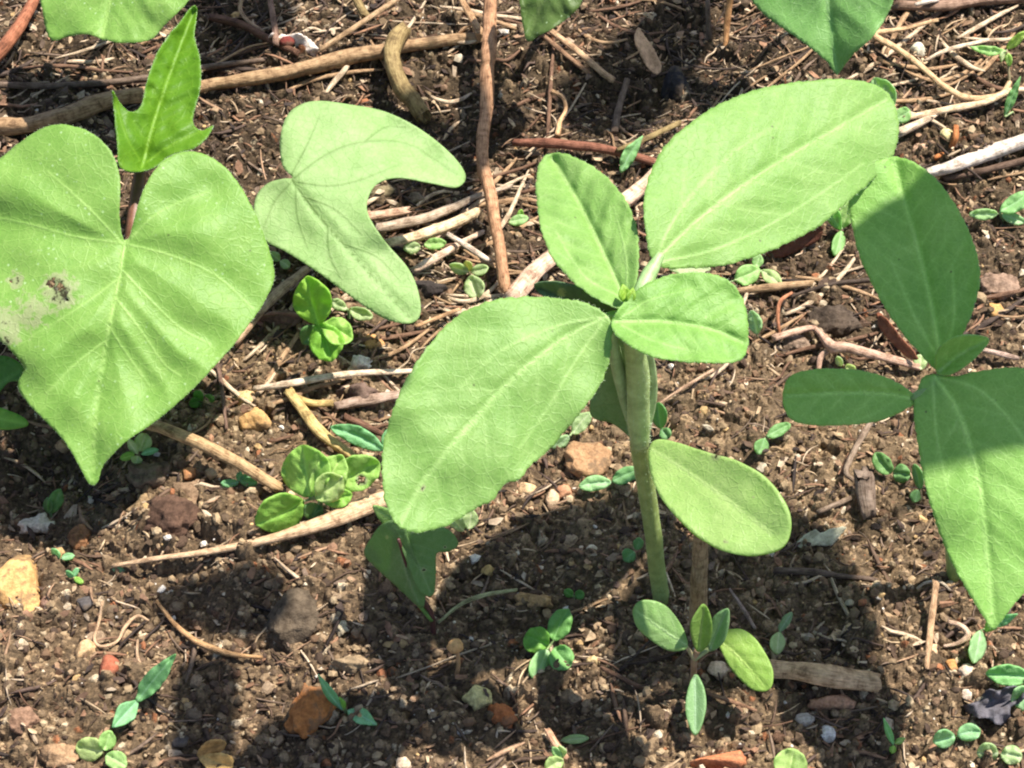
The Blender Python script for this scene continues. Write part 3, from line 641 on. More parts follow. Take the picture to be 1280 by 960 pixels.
leaf(p, b0, [(176, 214), (160, 214), (149, 206), (147, 185), (145, 160), (142, 130), (141, 113), (150, 128), (163, 140), (177, 131), (184, 102), (195, 70), (210, 46), (226, 27), (240, 9), (246, 12), (243, 45), (250, 75),
             (250, 108), (241, 150), (252, 163), (266, 157), (255, 176), (235, 188), (215, 193), (195, 208)], [(178, 210, 6.3), (243, 12, 7.6), (262, 160, 6.2)], [(178, 208), (193, 150), (215, 85), (242, 14)],
     [[(177, 205), (158, 170), (144, 125)], [(181, 204), (220, 178), (262, 160)]], 'young', G_YOUNG, 2.8, (0.7, 7), fold=0.6, arch=0.05, quilt=0.22, wave=0.08, hairs=5, seed=34, side=9, vw=1.8, label='upright bright green young leaf with two ear lobes')
leaf(p, b0, [(172, 212), (160, 214), (150, 205), (147, 180), (144, 150), (153, 158), (168, 180)], [(170, 210, 6.3), (146, 152, 6.6), (165, 175, 6.3)], [(168, 210), (156, 180), (147, 155)], [], 'young', (0.2, 0.4, 0.03), 2.6, quilt=0.03, seed=35, side=0, name='bud_leaf', zoff=0.15)
# leaf pieces at the left edge
b0 = onground(-40, 560); p = empty('vine_seedling', b0, 'bright green leaf tip poking in at the left edge under the eaten heart shaped leaf', 'vine', 'young vines')
stem(p, b0, [(-40, 565, 0, 10), (-38, 530, 0.9, 9), (-34, 516, 1.3, 7)], 'leaf_stalk', (0.2, 0.3, 0.08), 36)
leaf(p, b0, [(-36, 515), (-10, 508), (12, 514), (30, 523), (34, 532), (12, 537), (-10, 536), (-30, 530)], [(-34, 516, 1.3), (33, 530, 1.2), (0, 508, 1.5)], [(-34, 518), (0, 523), (32, 530)], [], 'small', (0.22, 0.45, 0.06), 3, seed=37, side=3)
leaf(p, b0, [(-36, 515), (-30, 470), (-5, 446), (15, 448), (30, 460), (26, 476), (10, 478), (-10, 500)], [(-34, 514, 1.3), (28, 465, 2.0), (-10, 446, 2.3)], [(-34, 512), (0, 480), (26, 464)], [], 'vine', (0.12, 0.28, 0.05), 3, seed=38, side=3)

# --- pale lobed leaf
b0 = onground(405, 330); p = empty('vine_seedling', b0, 'young vine with one pale leaf of two long lobes, beside the heart shaped leaf', 'vine', 'young vines')
stem(p, b0, [(405, 335, 0, 12), (385, 300, 1.6, 11), (370, 260, 3.0, 10), (365, 226, 4.3, 8)], 'leaf_stalk', (0.26, 0.28, 0.1), 41)
leaf(p, b0, [(366, 222), (353, 207), (350, 175), (358, 146), (375, 131), (400, 126), (440, 131), (480, 139), (520, 158), (555, 184), (577, 208), (582, 224), (570, 234), (540, 229), (500, 222), (474, 228), (461, 245),
             (460, 267), (480, 300), (510, 335), (523, 365), (525, 393), (511, 404), (480, 398), (440, 372), (400, 342), (360, 316), (330, 300), (318, 275), (320, 246), (335, 229), (356, 223)],
     [(364, 224, 4.4), (580, 222, 4.6), (515, 400, 2.9)], [(366, 225), (398, 268), (448, 325), (512, 396)],
     [[(366, 224), (405, 195), (450, 178), (510, 180), (572, 218)], [(366, 226), (410, 232), (450, 225), (500, 205)], [(364, 228), (345, 250), (330, 285)], [(364, 220), (385, 180), (400, 145)], [(380, 245), (420, 262), (452, 292)],
      [(370, 228), (372, 270), (385, 310)], [(410, 282), (412, 315), (425, 345)], [(455, 178), (480, 160), (505, 158)], [(430, 305), (470, 320), (500, 350)]],
     'under', G_PALE, 3.4, fold=-0.1, arch=0.35, bend=0.3, quilt=0.10, wave=0.22, hairs=1, seed=42, side=0, vw=2.0, scars=[(470, 193, 4, 0.5)])
# --- leaves cut by the top edge
for i, (lab, base, out, plane, mid, c, mt) in enumerate([
    ('vine at the top left corner showing the lower half of one light green leaf', (150, -60),
     [(48, -30), (52, 8), (62, 48), (86, 45), (110, 42), (132, 50), (158, 53), (188, 49), (205, 32), (226, 11), (240, -10), (238, -60), (190, -105), (120, -112), (60, -80)],
     [(150, -110, 6), (120, 48, 4.2), (236, -20, 5.6)], [(150, -108), (145, -40), (128, 46)], G_VINE, 'vine'),
    ('vine at the top edge above the reddish twig, one dark green shaded leaf', (690, -50),
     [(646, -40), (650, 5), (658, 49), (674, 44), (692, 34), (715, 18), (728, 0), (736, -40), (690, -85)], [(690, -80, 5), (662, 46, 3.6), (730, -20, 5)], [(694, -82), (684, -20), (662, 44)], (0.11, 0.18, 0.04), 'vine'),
    ('vine at the top right showing half of a broad leaf ending in a point', (1030, -60),
     [(918, -60), (936, -5), (965, 26), (1000, 50), (1030, 74), (1040, 86), (1046, 93), (1055, 82), (1068, 66), (1088, 48), (1105, 25), (1118, -5), (1128, -60), (1080, -118), (980, -118)],
     [(1030, -112, 6.5), (1045, 90, 4.2), (1120, -30, 6.6)], [(1028, -110), (1032, -20), (1045, 88)], (0.22, 0.42, 0.12), 'vine')]):
    b0 = onground(base[0], base[1]+60); p = empty('vine_seedling', b0, lab, 'vine', 'young vines')
    stem(p, b0, [(base[0], base[1]+70, 0, 12), (base[0]+2, plane[0][1]+70, 3.0, 11), (plane[0][0], plane[0][1]+2, plane[0][2], 9)], 'leaf_stalk', (0.2, 0.1, 0.06), 50+i)
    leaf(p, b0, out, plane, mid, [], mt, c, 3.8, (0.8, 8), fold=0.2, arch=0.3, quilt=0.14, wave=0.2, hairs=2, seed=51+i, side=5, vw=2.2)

# --- small plant of four leaves in front of the middle seedling
b0 = onground(866, 852); p = empty('weed_seedling', b0, 'pale four leaved seedling in front of the upright dead stalk, one leaf pointing down', 'weed', 'weed seedlings'); ZO = b0[2]+0.1
stem(p, b0, [(866, 856, 0, 9), (867, 840, 0.6, 8), (868, 822, 1.3, 9), (872, 812, 1.7, 8)], 'stem', (0.30, 0.19, 0.12), 61)
stem(p, b0, [(868, 824, 1.3, 6), (858, 808, 1.9, 5), (850, 797, 2.3, 4)], 'leaf_stalk', (0.32, 0.28, 0.16), 62)
stem(p, b0, [(868, 824, 1.3, 6), (885, 812, 1.6, 6), (900, 804, 1.9, 5)], 'leaf_stalk', (0.28, 0.34, 0.16), 63)
leaf(p, b0, [(860, 806), (852, 782), (832, 757), (806, 750), (792, 760), (795, 782), (812, 799), (835, 813), (853, 813)], [(858, 806, 2.2), (793, 762, 2.9), (835, 812, 2.1)], [(859, 807), (830, 788), (796, 764)], [], 'small', (0.30, 0.48, 0.16), 2.8, arch=0.1, quilt=0.04, seed=64, side=3, vw=1.6, thick=0.04)
leaf(p, b0, [(898, 800), (906, 789), (925, 786), (942, 796), (956, 815), (966, 838), (963, 860), (943, 863), (922, 846), (907, 825)], [(900, 800, 1.9), (955, 860, 1.7), (940, 795, 2.2)], [(899, 801), (925, 823), (955, 858)], [], 'small', (0.32, 0.48, 0.10), 2.8, arch=0.12, quilt=0.05, seed=65, side=3, vw=1.6, thick=0.04)
leaf(p, b0, [(868, 843), (860, 862), (857, 885), (861, 905), (869, 918), (877, 905), (882, 883), (880, 862), (874, 848)], [(868, 845, 0.9), (869, 917, 0.35), (882, 880, 0.7)], [(868, 845), (869, 880), (869, 916)], [], 'small', (0.28, 0.46, 0.20), 2.8, fold=0.12, quilt=0.03, seed=66, side=0, vw=1.6, thick=0.05)
leaf(p, b0, [(873, 815), (866, 800), (864, 780), (872, 764), (880, 756), (888, 770), (890, 790), (884, 808)], [(874, 814, 1.8), (880, 758, 3.3), (890, 788, 2.4)], [(874, 812), (876, 790), (880, 760)], [], 'young', (0.27, 0.42, 0.10), 2.6, fold=0.3, quilt=0.03, seed=67, side=0, vw=1.6)
leaf(p, b0, [(886, 812), (886, 792), (892, 772), (906, 762), (911, 764), (910, 785), (904, 803), (894, 812)], [(888, 810, 1.8), (908, 764, 3.0), (908, 795, 2.3)], [(888, 811), (896, 790), (908, 764)], [], 'small', (0.25, 0.42, 0.18), 2.6, fold=0.2, quilt=0.03, seed=68, side=0, vw=1.6)

ZO = 0.0
# --- small weeds: label, foot on the soil, node, then leaves (base x, base y, tip x, tip y, width, kind, height base, height tip, colour)
WEEDS = [
 ('light green weed clump left of the middle, rounded leaves with one leaf holed', (402, 642), (400, 622, 0.7), [
   (380, 626, 320, 655, 50, 'oval', 0.9, 1.0, G_WEED), (386, 622, 378, 556, 62, 'oval', 0.9, 1.8, (0.24, 0.44, 0.08)), (392, 620, 428, 570, 44, 'oval', 1.0, 1.9, (0.26, 0.46, 0.10)),
   (428, 596, 396, 624, 38, 'oval', 1.7, 1.3, (0.30, 0.50, 0.13)), (420, 606, 474, 578, 44, 'round', 1.0, 1.5, (0.25, 0.44, 0.09)), (398, 630, 386, 650, 26, 'round', 0.7, 0.5, G_DARK), (405, 628, 440, 618, 24, 'oval', 0.7, 0.9, G_WEED)]),
 ('slender grey green leaf pair between the forked straw and the big drooping leaf', (482, 590), (480, 562, 0.9), [(480, 563, 414, 534, 24, 'oval', 0.9, 1.3, G_BLUE), (480, 562, 492, 530, 14, 'lance', 0.9, 1.4, G_BLUE)]),
 ('bright green weed with two folded leaves under the tip of the pale lobed leaf', (404, 462), (400, 404, 2.2), [
   (399, 406, 384, 346, 48, 'oval', 2.3, 3.4, (0.22, 0.44, 0.05)), (398, 404, 414, 452, 44, 'oval', 2.3, 1.9, (0.17, 0.36, 0.04)), (402, 406, 440, 424, 34, 'oval', 2.3, 2.2, (0.24, 0.44, 0.08)), (396, 408, 378, 430, 26, 'oval', 2.0, 1.5, G_DARK)]),
 ('pale leaf pair just behind the tip of the pale lobed leaf', (436, 398), (434, 386, 0.4), [(434, 386, 410, 376, 14, 'oval', 0.4, 0.6, G_PALE), (436, 386, 466, 396, 16, 'oval', 0.4, 0.5, G_PALE)]),
 ('tiny pale seedling tucked between heart leaf and pale lobed leaf', (352, 338), (350, 326, 0.4), [(350, 326, 336, 316, 12, 'oval', .4, .6, G_PALE), (350, 326, 362, 334, 12, 'oval', .4, .5, G_PALE)]),
 ('tiny four leaved seedling beside the tip of the big heart leaf', (174, 580), (172, 566, 0.5), [(172, 568, 158, 548, 11, 'lance', .5, .9, G_PALE), (174, 564, 183, 542, 22, 'round', .5, .9, (0.33, 0.48, 0.16)), (176, 568, 198, 562, 9, 'oval', .5, .6, G_BLUE), (172, 570, 170, 580, 14, 'round', .5, .3, G_PALE), (168, 568, 150, 574, 10, 'oval', .5, .4, G_WEED)]),
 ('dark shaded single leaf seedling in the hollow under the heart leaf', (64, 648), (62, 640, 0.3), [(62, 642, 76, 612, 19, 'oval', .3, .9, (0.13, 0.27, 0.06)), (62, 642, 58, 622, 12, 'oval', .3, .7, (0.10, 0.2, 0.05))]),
 ('tiny two leaved sprout right of the white lump on the left', (76, 704), (75, 698, .2), [(75, 698, 64, 686, 9, 'oval', .25, .45, (0.22, 0.46, 0.18)), (76, 698, 93, 694, 9, 'oval', .25, .4, (0.22, 0.46, 0.18))]),
 ('crumpled tiny green sprout to the right of the big yellow stone', (92, 728), (92, 722, .2), [(92, 722, 82, 714, 7, 'oval', .2, .3, G_BLUE), (92, 722, 104, 728, 8, 'oval', .2, .2, G_WEED), (92, 722, 98, 710, 7, 'oval', .2, .4, G_BLUE)]),
 ('tiny green fleck of a seedling under the pointed end of the long straw', (146, 714), (146, 712, .12), [(140, 712, 156, 713, 8, 'oval', .15, .15, G_BLUE)]),
 ('minute blue green sprouts under the middle of the curved tan twig', (298, 606), (298, 602, .25), [(298, 603, 276, 604, 11, 'oval', .25, .35, G_BLUE), (298, 602, 302, 590, 8, 'oval', .25, .5, G_BLUE), (300, 603, 322, 604, 11, 'oval', .25, .35, (0.14, 0.34, 0.1)), (300, 602, 318, 592, 9, 'oval', .25, .4, G_BLUE)]),
 ('two leaved seedling at the lower left, the longer blade shaded and pointing up', (170, 892), (171, 877, .4), [(170, 878, 219, 818, 24, 'lance', .4, 1.5, (0.13, 0.30, 0.10)), (172, 876, 141, 910, 24, 'lance', .45, .6, (0.18, 0.38, 0.16))]),
 ('thin seedling standing against the orange brown stone, a curled blade and a flat blade', (432, 893), (430, 884, .4), [(428, 888, 397, 843, 12, 'lance', .3, 1.7, (0.18, 0.38, 0.18)), (430, 888, 424, 872, 10, 'lance', .3, .8, G_WEED), (434, 888, 471, 906, 20, 'lance', .4, .4, (0.20, 0.42, 0.20))]),
 ('light green clover like sprout at the bottom left corner with three round leaves', (130, 945), (128, 940, .3), [(128, 940, 96, 932, 32, 'round', .35, .5, (0.33, 0.50, 0.14)), (130, 938, 138, 914, 22, 'round', .35, .7, (0.25, 0.44, 0.12)), (132, 944, 158, 958, 24, 'round', .35, .4, (0.26, 0.46, 0.13))]),
 ('sprout of four scalloped round leaves with a red stalk in the shade', (690, 818), (688, 806, .5), [(686, 808, 656, 794, 34, 'round', .6, .9, (0.14, 0.32, 0.05)), (692, 800, 710, 762, 29, 'round', .6, 1.2, (0.13, 0.30, 0.07)), (684, 812, 668, 849, 27, 'round', .6, .6, (0.24, 0.46, 0.16)), (692, 810, 712, 834, 32, 'round', .6, .6, (0.14, 0.31, 0.08))]),
 ('tiny dark green sprout above the four round leaves', (716, 754), (716, 744, .3), [(716, 746, 705, 738, 10, 'oval', .3, .5, (0.12, 0.27, 0.06)), (718, 746, 730, 742, 12, 'oval', .3, .5, (0.10, 0.24, 0.05))]),
 ('slim green seedling rising behind the flesh coloured stick at the bottom edge', (704, 965), (702, 948, .4), [(702, 950, 690, 934, 11, 'oval', .5, .8, (0.24, 0.42, 0.14)), (704, 950, 682, 962, 20, 'oval', .5, .5, (0.30, 0.5, 0.14)), (704, 948, 698, 932, 12, 'lance', .5, .9, G_PALE)]),
 ('ragged little green leaf lying on soil near the bottom edge', (716, 928), (716, 924, .2), [(701, 926, 736, 922, 12, 'oval', .25, .3, (0.26, 0.38, 0.14))]),
 ('two leaved seedling with one blade curled, beside the right leaf of the pale seedling', (974, 802), (975, 790, .4), [(974, 790, 990, 766, 11, 'oval', .5, 1.0, (0.2, 0.3, 0.14)), (974, 790, 972, 818, 19, 'oval', .5, .4, (0.32, 0.50, 0.28))]),
 ('green leaf tip cut by the bottom edge right of the flat orange stone', (985, 972), (985, 968, .3), [(984, 974, 992, 936, 42, 'round', .3, .8, (0.28, 0.46, 0.12))]),
 ('thin grassy sprout standing alone near the bottom right', (1118, 938), (1118, 928, .3), [(1117, 932, 1104, 898, 8, 'lance', .3, 1.2, (0.18, 0.40, 0.14)), (1118, 930, 1132, 922, 7, 'lance', .3, .5, (0.25, 0.4, 0.1)), (1118, 932, 1116, 942, 8, 'oval', .3, .2, G_WEED)]),
 ('seedling with two round bluish leaves left of the cut bottom right pair', (1197, 925), (1196, 920, .3), [(1194, 920, 1167, 927, 23, 'round', .4, .5, (0.22, 0.44, 0.22)), (1197, 919, 1226, 914, 23, 'round', .4, .5, (0.22, 0.44, 0.22))]),
 ('pair of round pale cotyledons joined face to face at the bottom right', (1249, 946), (1249, 942, .3), [(1248, 942, 1221, 940, 25, 'round', .4, .5, (0.30, 0.50, 0.26)), (1251, 942, 1278, 946, 25, 'round', .4, .5, (0.30, 0.50, 0.26))]),
 ('seedling at the right edge under the drooping leaf, one oval blade hanging', (1226, 800), (1232, 786, .6), [(1226, 788, 1218, 829, 21, 'oval', .7, .4, (0.25, 0.46, 0.18)), (1232, 790, 1250, 765, 16, 'lance', .6, 1.4, G_WEED), (1240, 784, 1272, 768, 12, 'lance', .6, 1.2, G_BLUE)]),
 ('seedling cut by the right edge, leaf like a green cap above the black crumpled leaf', (1278, 862), (1280, 850, .6), [(1290, 846, 1233, 842, 26, 'oval', .6, .8, (0.20, 0.42, 0.14)), (1294, 870, 1264, 874, 32, 'oval', .5, .7, (0.24, 0.46, 0.18))]),
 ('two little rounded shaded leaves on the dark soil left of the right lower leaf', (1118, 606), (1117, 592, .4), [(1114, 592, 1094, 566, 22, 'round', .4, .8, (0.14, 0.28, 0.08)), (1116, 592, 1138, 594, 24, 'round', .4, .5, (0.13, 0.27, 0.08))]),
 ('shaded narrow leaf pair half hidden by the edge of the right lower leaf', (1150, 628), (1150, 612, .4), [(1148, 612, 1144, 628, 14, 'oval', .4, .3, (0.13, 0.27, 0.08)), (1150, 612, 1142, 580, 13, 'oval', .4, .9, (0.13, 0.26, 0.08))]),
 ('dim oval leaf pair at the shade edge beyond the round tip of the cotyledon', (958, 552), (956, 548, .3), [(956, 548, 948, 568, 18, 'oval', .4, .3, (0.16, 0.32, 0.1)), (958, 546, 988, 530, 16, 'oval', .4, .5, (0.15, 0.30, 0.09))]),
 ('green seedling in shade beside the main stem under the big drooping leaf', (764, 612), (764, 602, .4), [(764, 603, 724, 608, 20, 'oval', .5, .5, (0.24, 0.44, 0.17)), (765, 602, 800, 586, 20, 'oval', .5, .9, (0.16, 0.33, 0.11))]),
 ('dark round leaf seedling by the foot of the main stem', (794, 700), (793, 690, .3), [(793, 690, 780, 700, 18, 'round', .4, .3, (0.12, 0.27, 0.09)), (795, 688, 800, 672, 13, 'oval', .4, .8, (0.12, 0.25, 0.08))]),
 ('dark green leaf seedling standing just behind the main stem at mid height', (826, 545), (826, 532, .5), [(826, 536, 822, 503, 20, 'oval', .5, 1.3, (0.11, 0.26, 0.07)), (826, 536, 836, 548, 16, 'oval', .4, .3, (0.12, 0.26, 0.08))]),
 ('light speck seedlings among the straw by the reddish twig foot', (588, 352), (586, 340, .4), [(588, 344, 598, 372, 26, 'oval', .5, .4, (0.33, 0.5, 0.2)), (586, 340, 562, 332, 14, 'oval', .4, .7, G_PALE), (588, 340, 610, 334, 14, 'oval', .4, .7, G_PALE), (586, 340, 582, 326, 12, 'oval', .4, .9, (0.32, 0.36, 0.12))]),
 ('tiny seedling with a pale leaf and a green leaf lying on the straws', (528, 320), (528, 308, .5), [(526, 308, 505, 311, 16, 'oval', .5, .6, G_PALE), (530, 306, 558, 304, 15, 'oval', .5, .6, (0.25, 0.45, 0.12))]),
 ('small oval leaf seedling right of the reddish twig', (648, 288), (648, 278, .4), [(636, 278, 661, 272, 14, 'oval', .5, .7, (0.26, 0.46, 0.15)), (648, 278, 652, 262, 9, 'oval', .4, .8, G_WEED)]),
 ('single lance leaf seedling beside the red brown twig', (776, 222), (778, 214, .4), [(776, 216, 804, 170, 17, 'lance', .5, 1.3, (0.18, 0.36, 0.12))]),
 ('seedling with two whitish rimmed oval leaves under the big upper leaf', (938, 360), (936, 350, .4), [(918, 350, 950, 336, 26, 'oval', .5, .6, (0.24, 0.44, 0.12)), (952, 338, 977, 358, 18, 'oval', .5, .5, (0.32, 0.5, 0.16)), (914, 352, 908, 362, 13, 'oval', .4, .3, G_PALE), (944, 334, 950, 318, 14, 'oval', .5, .8, (0.25, 0.45, 0.14))]),
 ('pale leaf strip just under the edge of the big upper leaf', (862, 345), (860, 340, .4), [(834, 334, 888, 336, 16, 'oval', .5, .5, G_PALE)]),
 ('small grey green leaf seedling at the end of the small broad middle leaf', (946, 428), (946, 418, .4), [(946, 418, 938, 388, 18, 'oval', .4, .8, (0.26, 0.42, 0.18))]),
 ('two small leaf tips showing beyond the end of the big upper leaf', (1120, 168), (1120, 152, .5), [(1112, 140, 1092, 97, 32, 'oval', .7, 1.2, (0.25, 0.46, 0.16)), (1118, 150, 1138, 138, 20, 'round', .5, .8, (0.24, 0.44, 0.14))]),
 ('green weed leaning between the big upper leaf and the shaded right leaf', (1052, 300), (1052, 285, .5), [(1050, 288, 1030, 250, 18, 'lance', .5, 1.4, (0.2, 0.4, 0.1)), (1052, 286, 1064, 248, 20, 'lance', .5, 1.4, (0.26, 0.46, 0.12)), (1052, 288, 1044, 320, 16, 'oval', .5, .3, (0.18, 0.34, 0.1))]),
 ('white green round cotyledon at the joint of the right seedling', (1150, 464), (1151, 458, .4), [(1151, 462, 1151, 443, 17, 'round', .4, .7, (0.36, 0.52, 0.24))]),
 ('pale loop leaf seedling beside the foot of the pinkish branched twig', (1054, 464), (1054, 456, .4), [(1052, 458, 1046, 446, 9, 'oval', .4, .7, G_PALE), (1056, 458, 1070, 462, 10, 'oval', .4, .4, (0.34, 0.48, 0.12))]),
 ('seedling at the right edge among crumbs with three bluish oval leaves', (1252, 278), (1250, 266, .5), [(1248, 267, 1212, 268, 14, 'oval', .6, .7, (0.26, 0.44, 0.16)), (1250, 264, 1288, 240, 22, 'oval', .6, 1.2, (0.22, 0.42, 0.14)), (1252, 268, 1282, 278, 14, 'oval', .5, .4, (0.26, 0.44, 0.18))]),
 ('grassy sprout at the top right edge with narrow forked blades', (1262, 118), (1258, 62, 1.2), [(1258, 64, 1212, 58, 12, 'lance', 1.2, 1.4, (0.24, 0.42, 0.12)), (1258, 62, 1284, 38, 12, 'lance', 1.2, 1.9, (0.28, 0.42, 0.08)), (1260, 66, 1262, 84, 9, 'lance', 1.2, .8, (0.26, 0.42, 0.1)), (1258, 62, 1252, 78, 8, 'lance', 1.2, .9, G_PALE)]),
 ('narrow green blade lying across the looped straw at the right edge', (1266, 146), (1266, 140, .3), [(1256, 146, 1276, 96, 11, 'lance', .3, 1.6, (0.16, 0.34, 0.1))]),
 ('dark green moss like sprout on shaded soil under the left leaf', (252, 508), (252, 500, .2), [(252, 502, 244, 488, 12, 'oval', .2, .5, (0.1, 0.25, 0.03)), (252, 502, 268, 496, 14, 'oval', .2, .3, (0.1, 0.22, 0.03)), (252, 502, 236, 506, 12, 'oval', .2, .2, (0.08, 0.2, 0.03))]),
 ('pale green leaf tip hidden behind the drooping leaf tip', (586, 674), (584, 662, .5), [(580, 664, 560, 644, 18, 'oval', .5, .9, G_PALE), (586, 662, 589, 636, 20, 'oval', .5, 1.1, (0.33, 0.5, 0.24))]),
 ('pale weed leaf behind the lower edge of the drooping leaf', (718, 552), (716, 540, .5), [(716, 542, 738, 516, 20, 'oval', .5, 1.0, (0.3, 0.42, 0.2)), (712, 545, 690, 560, 14, 'oval', .5, .4, (0.26, 0.4, 0.18))]),
]
for i, (lab, foot, nd, lv) in enumerate(WEEDS):
    b0 = onground(*foot); zb = b0[2]-0.1; p = empty('weed_seedling', b0, lab, 'weed', 'weed seedlings')
    hw_ = 4.2 if len(lv) > 2 else 3.6
    stem(p, b0, [(foot[0], foot[1]+3, zb-0.05, hw_), ((foot[0]+nd[0])/2+1, (foot[1]+nd[1])/2, zb+nd[2]*0.5, hw_), (nd[0], nd[1], zb+nd[2], hw_*0.8)], 'stem', (0.26, 0.20, 0.11) if i % 3 else (0.24, 0.34, 0.14), 200+i, 6)
    for k, (bx, by, tx, ty, w, kind, h0, h1, c) in enumerate(lv):
        o_, m_ = blade(bx, by, tx, ty, w, kind, random.uniform(-.05, .05)); d = math.hypot(tx-bx, ty-by)+1e-6; nx_, ny_ = -(ty-by)/d, (tx-bx)/d
        cxm, cym = (bx+tx)/2+nx_*w/2, (by+ty)/2+ny_*w/2; side_h = (h0+h1)/2+random.uniform(-0.12, 0.12)*w/25+(0.012*w if ny_ < 0 else -0.006*w)
        if math.hypot(nd[0]-bx, nd[1]-by) > 6: stem(p, b0, [(nd[0], nd[1], zb+nd[2], 3), ((nd[0]+bx)/2, (nd[1]+by)/2, zb+(nd[2]+h0)/2, 3), (bx, by, zb+h0, 3)], 'leaf_stalk', (0.26, 0.33, 0.14), 300+i*7+k, 6)
        big_ = w > 30
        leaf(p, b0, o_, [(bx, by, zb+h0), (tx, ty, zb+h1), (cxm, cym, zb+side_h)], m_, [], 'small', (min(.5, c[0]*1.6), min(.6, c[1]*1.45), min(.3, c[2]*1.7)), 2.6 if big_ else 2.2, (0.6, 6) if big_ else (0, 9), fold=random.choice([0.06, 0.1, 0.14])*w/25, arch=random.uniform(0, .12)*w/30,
             quilt=0.002*w, wave=0.003*w, thick=0.035, seed=400+i*9+k, side=4 if big_ else 0, vw=1.3 if big_ else 1.0, midw=0.8, holes=[(452, 600, 6)] if (i == 0 and k == 4) else (), scars=[(452, 600, 9, .95)] if (i == 0 and k == 4) else ())
        if i == 14: pass
# --- shaded weed with two folded leaves on a dark red stalk
b0 = onground(541, 786); p = empty('weed_seedling', b0, 'shaded weed with folded dull leaves on a dark red stalk under the drooping leaf', 'weed', 'weed seedlings')
z0 = b0[2]-0.1
stem(p, b0, [(542, 792, z0, 7), (538, 765, z0+0.9, 7), (520, 738, z0+1.9, 6), (508, 705, z0+3.0, 5), (498, 674, z0+4.0, 4)], 'stem', (0.10, 0.035, 0.03), 71)
stem(p, b0, [(540, 775, z0+0.6, 6), (520, 752, z0+1.4, 5), (500, 735, z0+1.9, 4)], 'leaf_stalk', (0.14, 0.26, 0.06), 72)
leaf(p, b0, [(502, 650), (478, 655), (464, 672), (455, 692), (472, 712), (500, 737), (520, 756), (530, 758), (530, 730), (520, 700), (510, 672)], [(500, 672, z0+4.0), (524, 756, z0+1.7), (457, 692, z0+3.0)], [(500, 672), (506, 710), (522, 752)], [], 'small', (0.20, 0.33, 0.12), 3, fold=-0.3, quilt=0.05, seed=73, side=4, vw=1.6, scars=[(484, 672, 3, .6)])
leaf(p, b0, [(498, 662), (525, 655), (560, 662), (573, 680), (560, 690), (546, 692), (545, 718), (541, 744), (524, 738), (510, 705)], [(500, 668, z0+4.0), (540, 742, z0+2.2), (572, 680, z0+3.0)], [(500, 668), (520, 700), (538, 740)], [], 'small', (0.20, 0.34, 0.11), 3, fold=0.15, quilt=0.05, seed=74, side=4, vw=1.6, scars=[(556, 684, 3, 1.0), (530, 712, 3.5, 1.0)])
leaf(p, b0, [(476, 652), (468, 640), (466, 632), (478, 634), (492, 640), (500, 655), (486, 660)], [(500, 655, z0+4.0), (466, 632, z0+4.2), (476, 655, z0+3.8)], [(498, 655), (480, 644), (468, 634)], [], 'small', (0.30, 0.46, 0.14), 2.6, quilt=0.02, seed=75, side=0, vw=1.4)

# ================================================================== TWIGS AND STRAWS
TAN = lin((196, 164, 128)); PINK = lin((205, 170, 145)); PALE_ = lin((226, 205, 180)); GREY = lin((120, 102, 88)); DGREY = lin((84, 70, 60)); REDB = lin((150, 92, 66)); WHITE = lin((232, 218, 206))
OLIVE = lin((150, 130, 88)); ORNG = lin((190, 128, 84)); DKRED = lin((132, 66, 48))
def stick(name, cat, label, pts, color, seed, rough=0.25, sides=10, flat=1.0, jag=0.5, rel=True, hollow=False, group='dry twigs and straws', branches=(), sub=6):
    def conv(pts):
        P = []
        for px, py, h, w in pts:
            s = 0.025*w*0.5
            P.append(onground(px, py, h+s*0.6))
        P = np.array(P); R = np.array([pts[i][3]*0.5*pxscale(P[i]) for i in range(len(P))]); return P, R
    P, R = conv(pts); org = P[len(P)//2]
    me = tube_mesh(name, P, R, sides, flat, rough, seed, org, jag, sub, hollow); o = link(name, me, M['wood'], None, org, color)
    tag(o, label, cat, group)
    for k, b in enumerate(branches):
        P2, R2 = conv(b); link('branch', tube_mesh('branch', P2, R2, 8, flat, rough, seed+50+k, org, jag, sub), M['wood'], o, None, color)
    return o
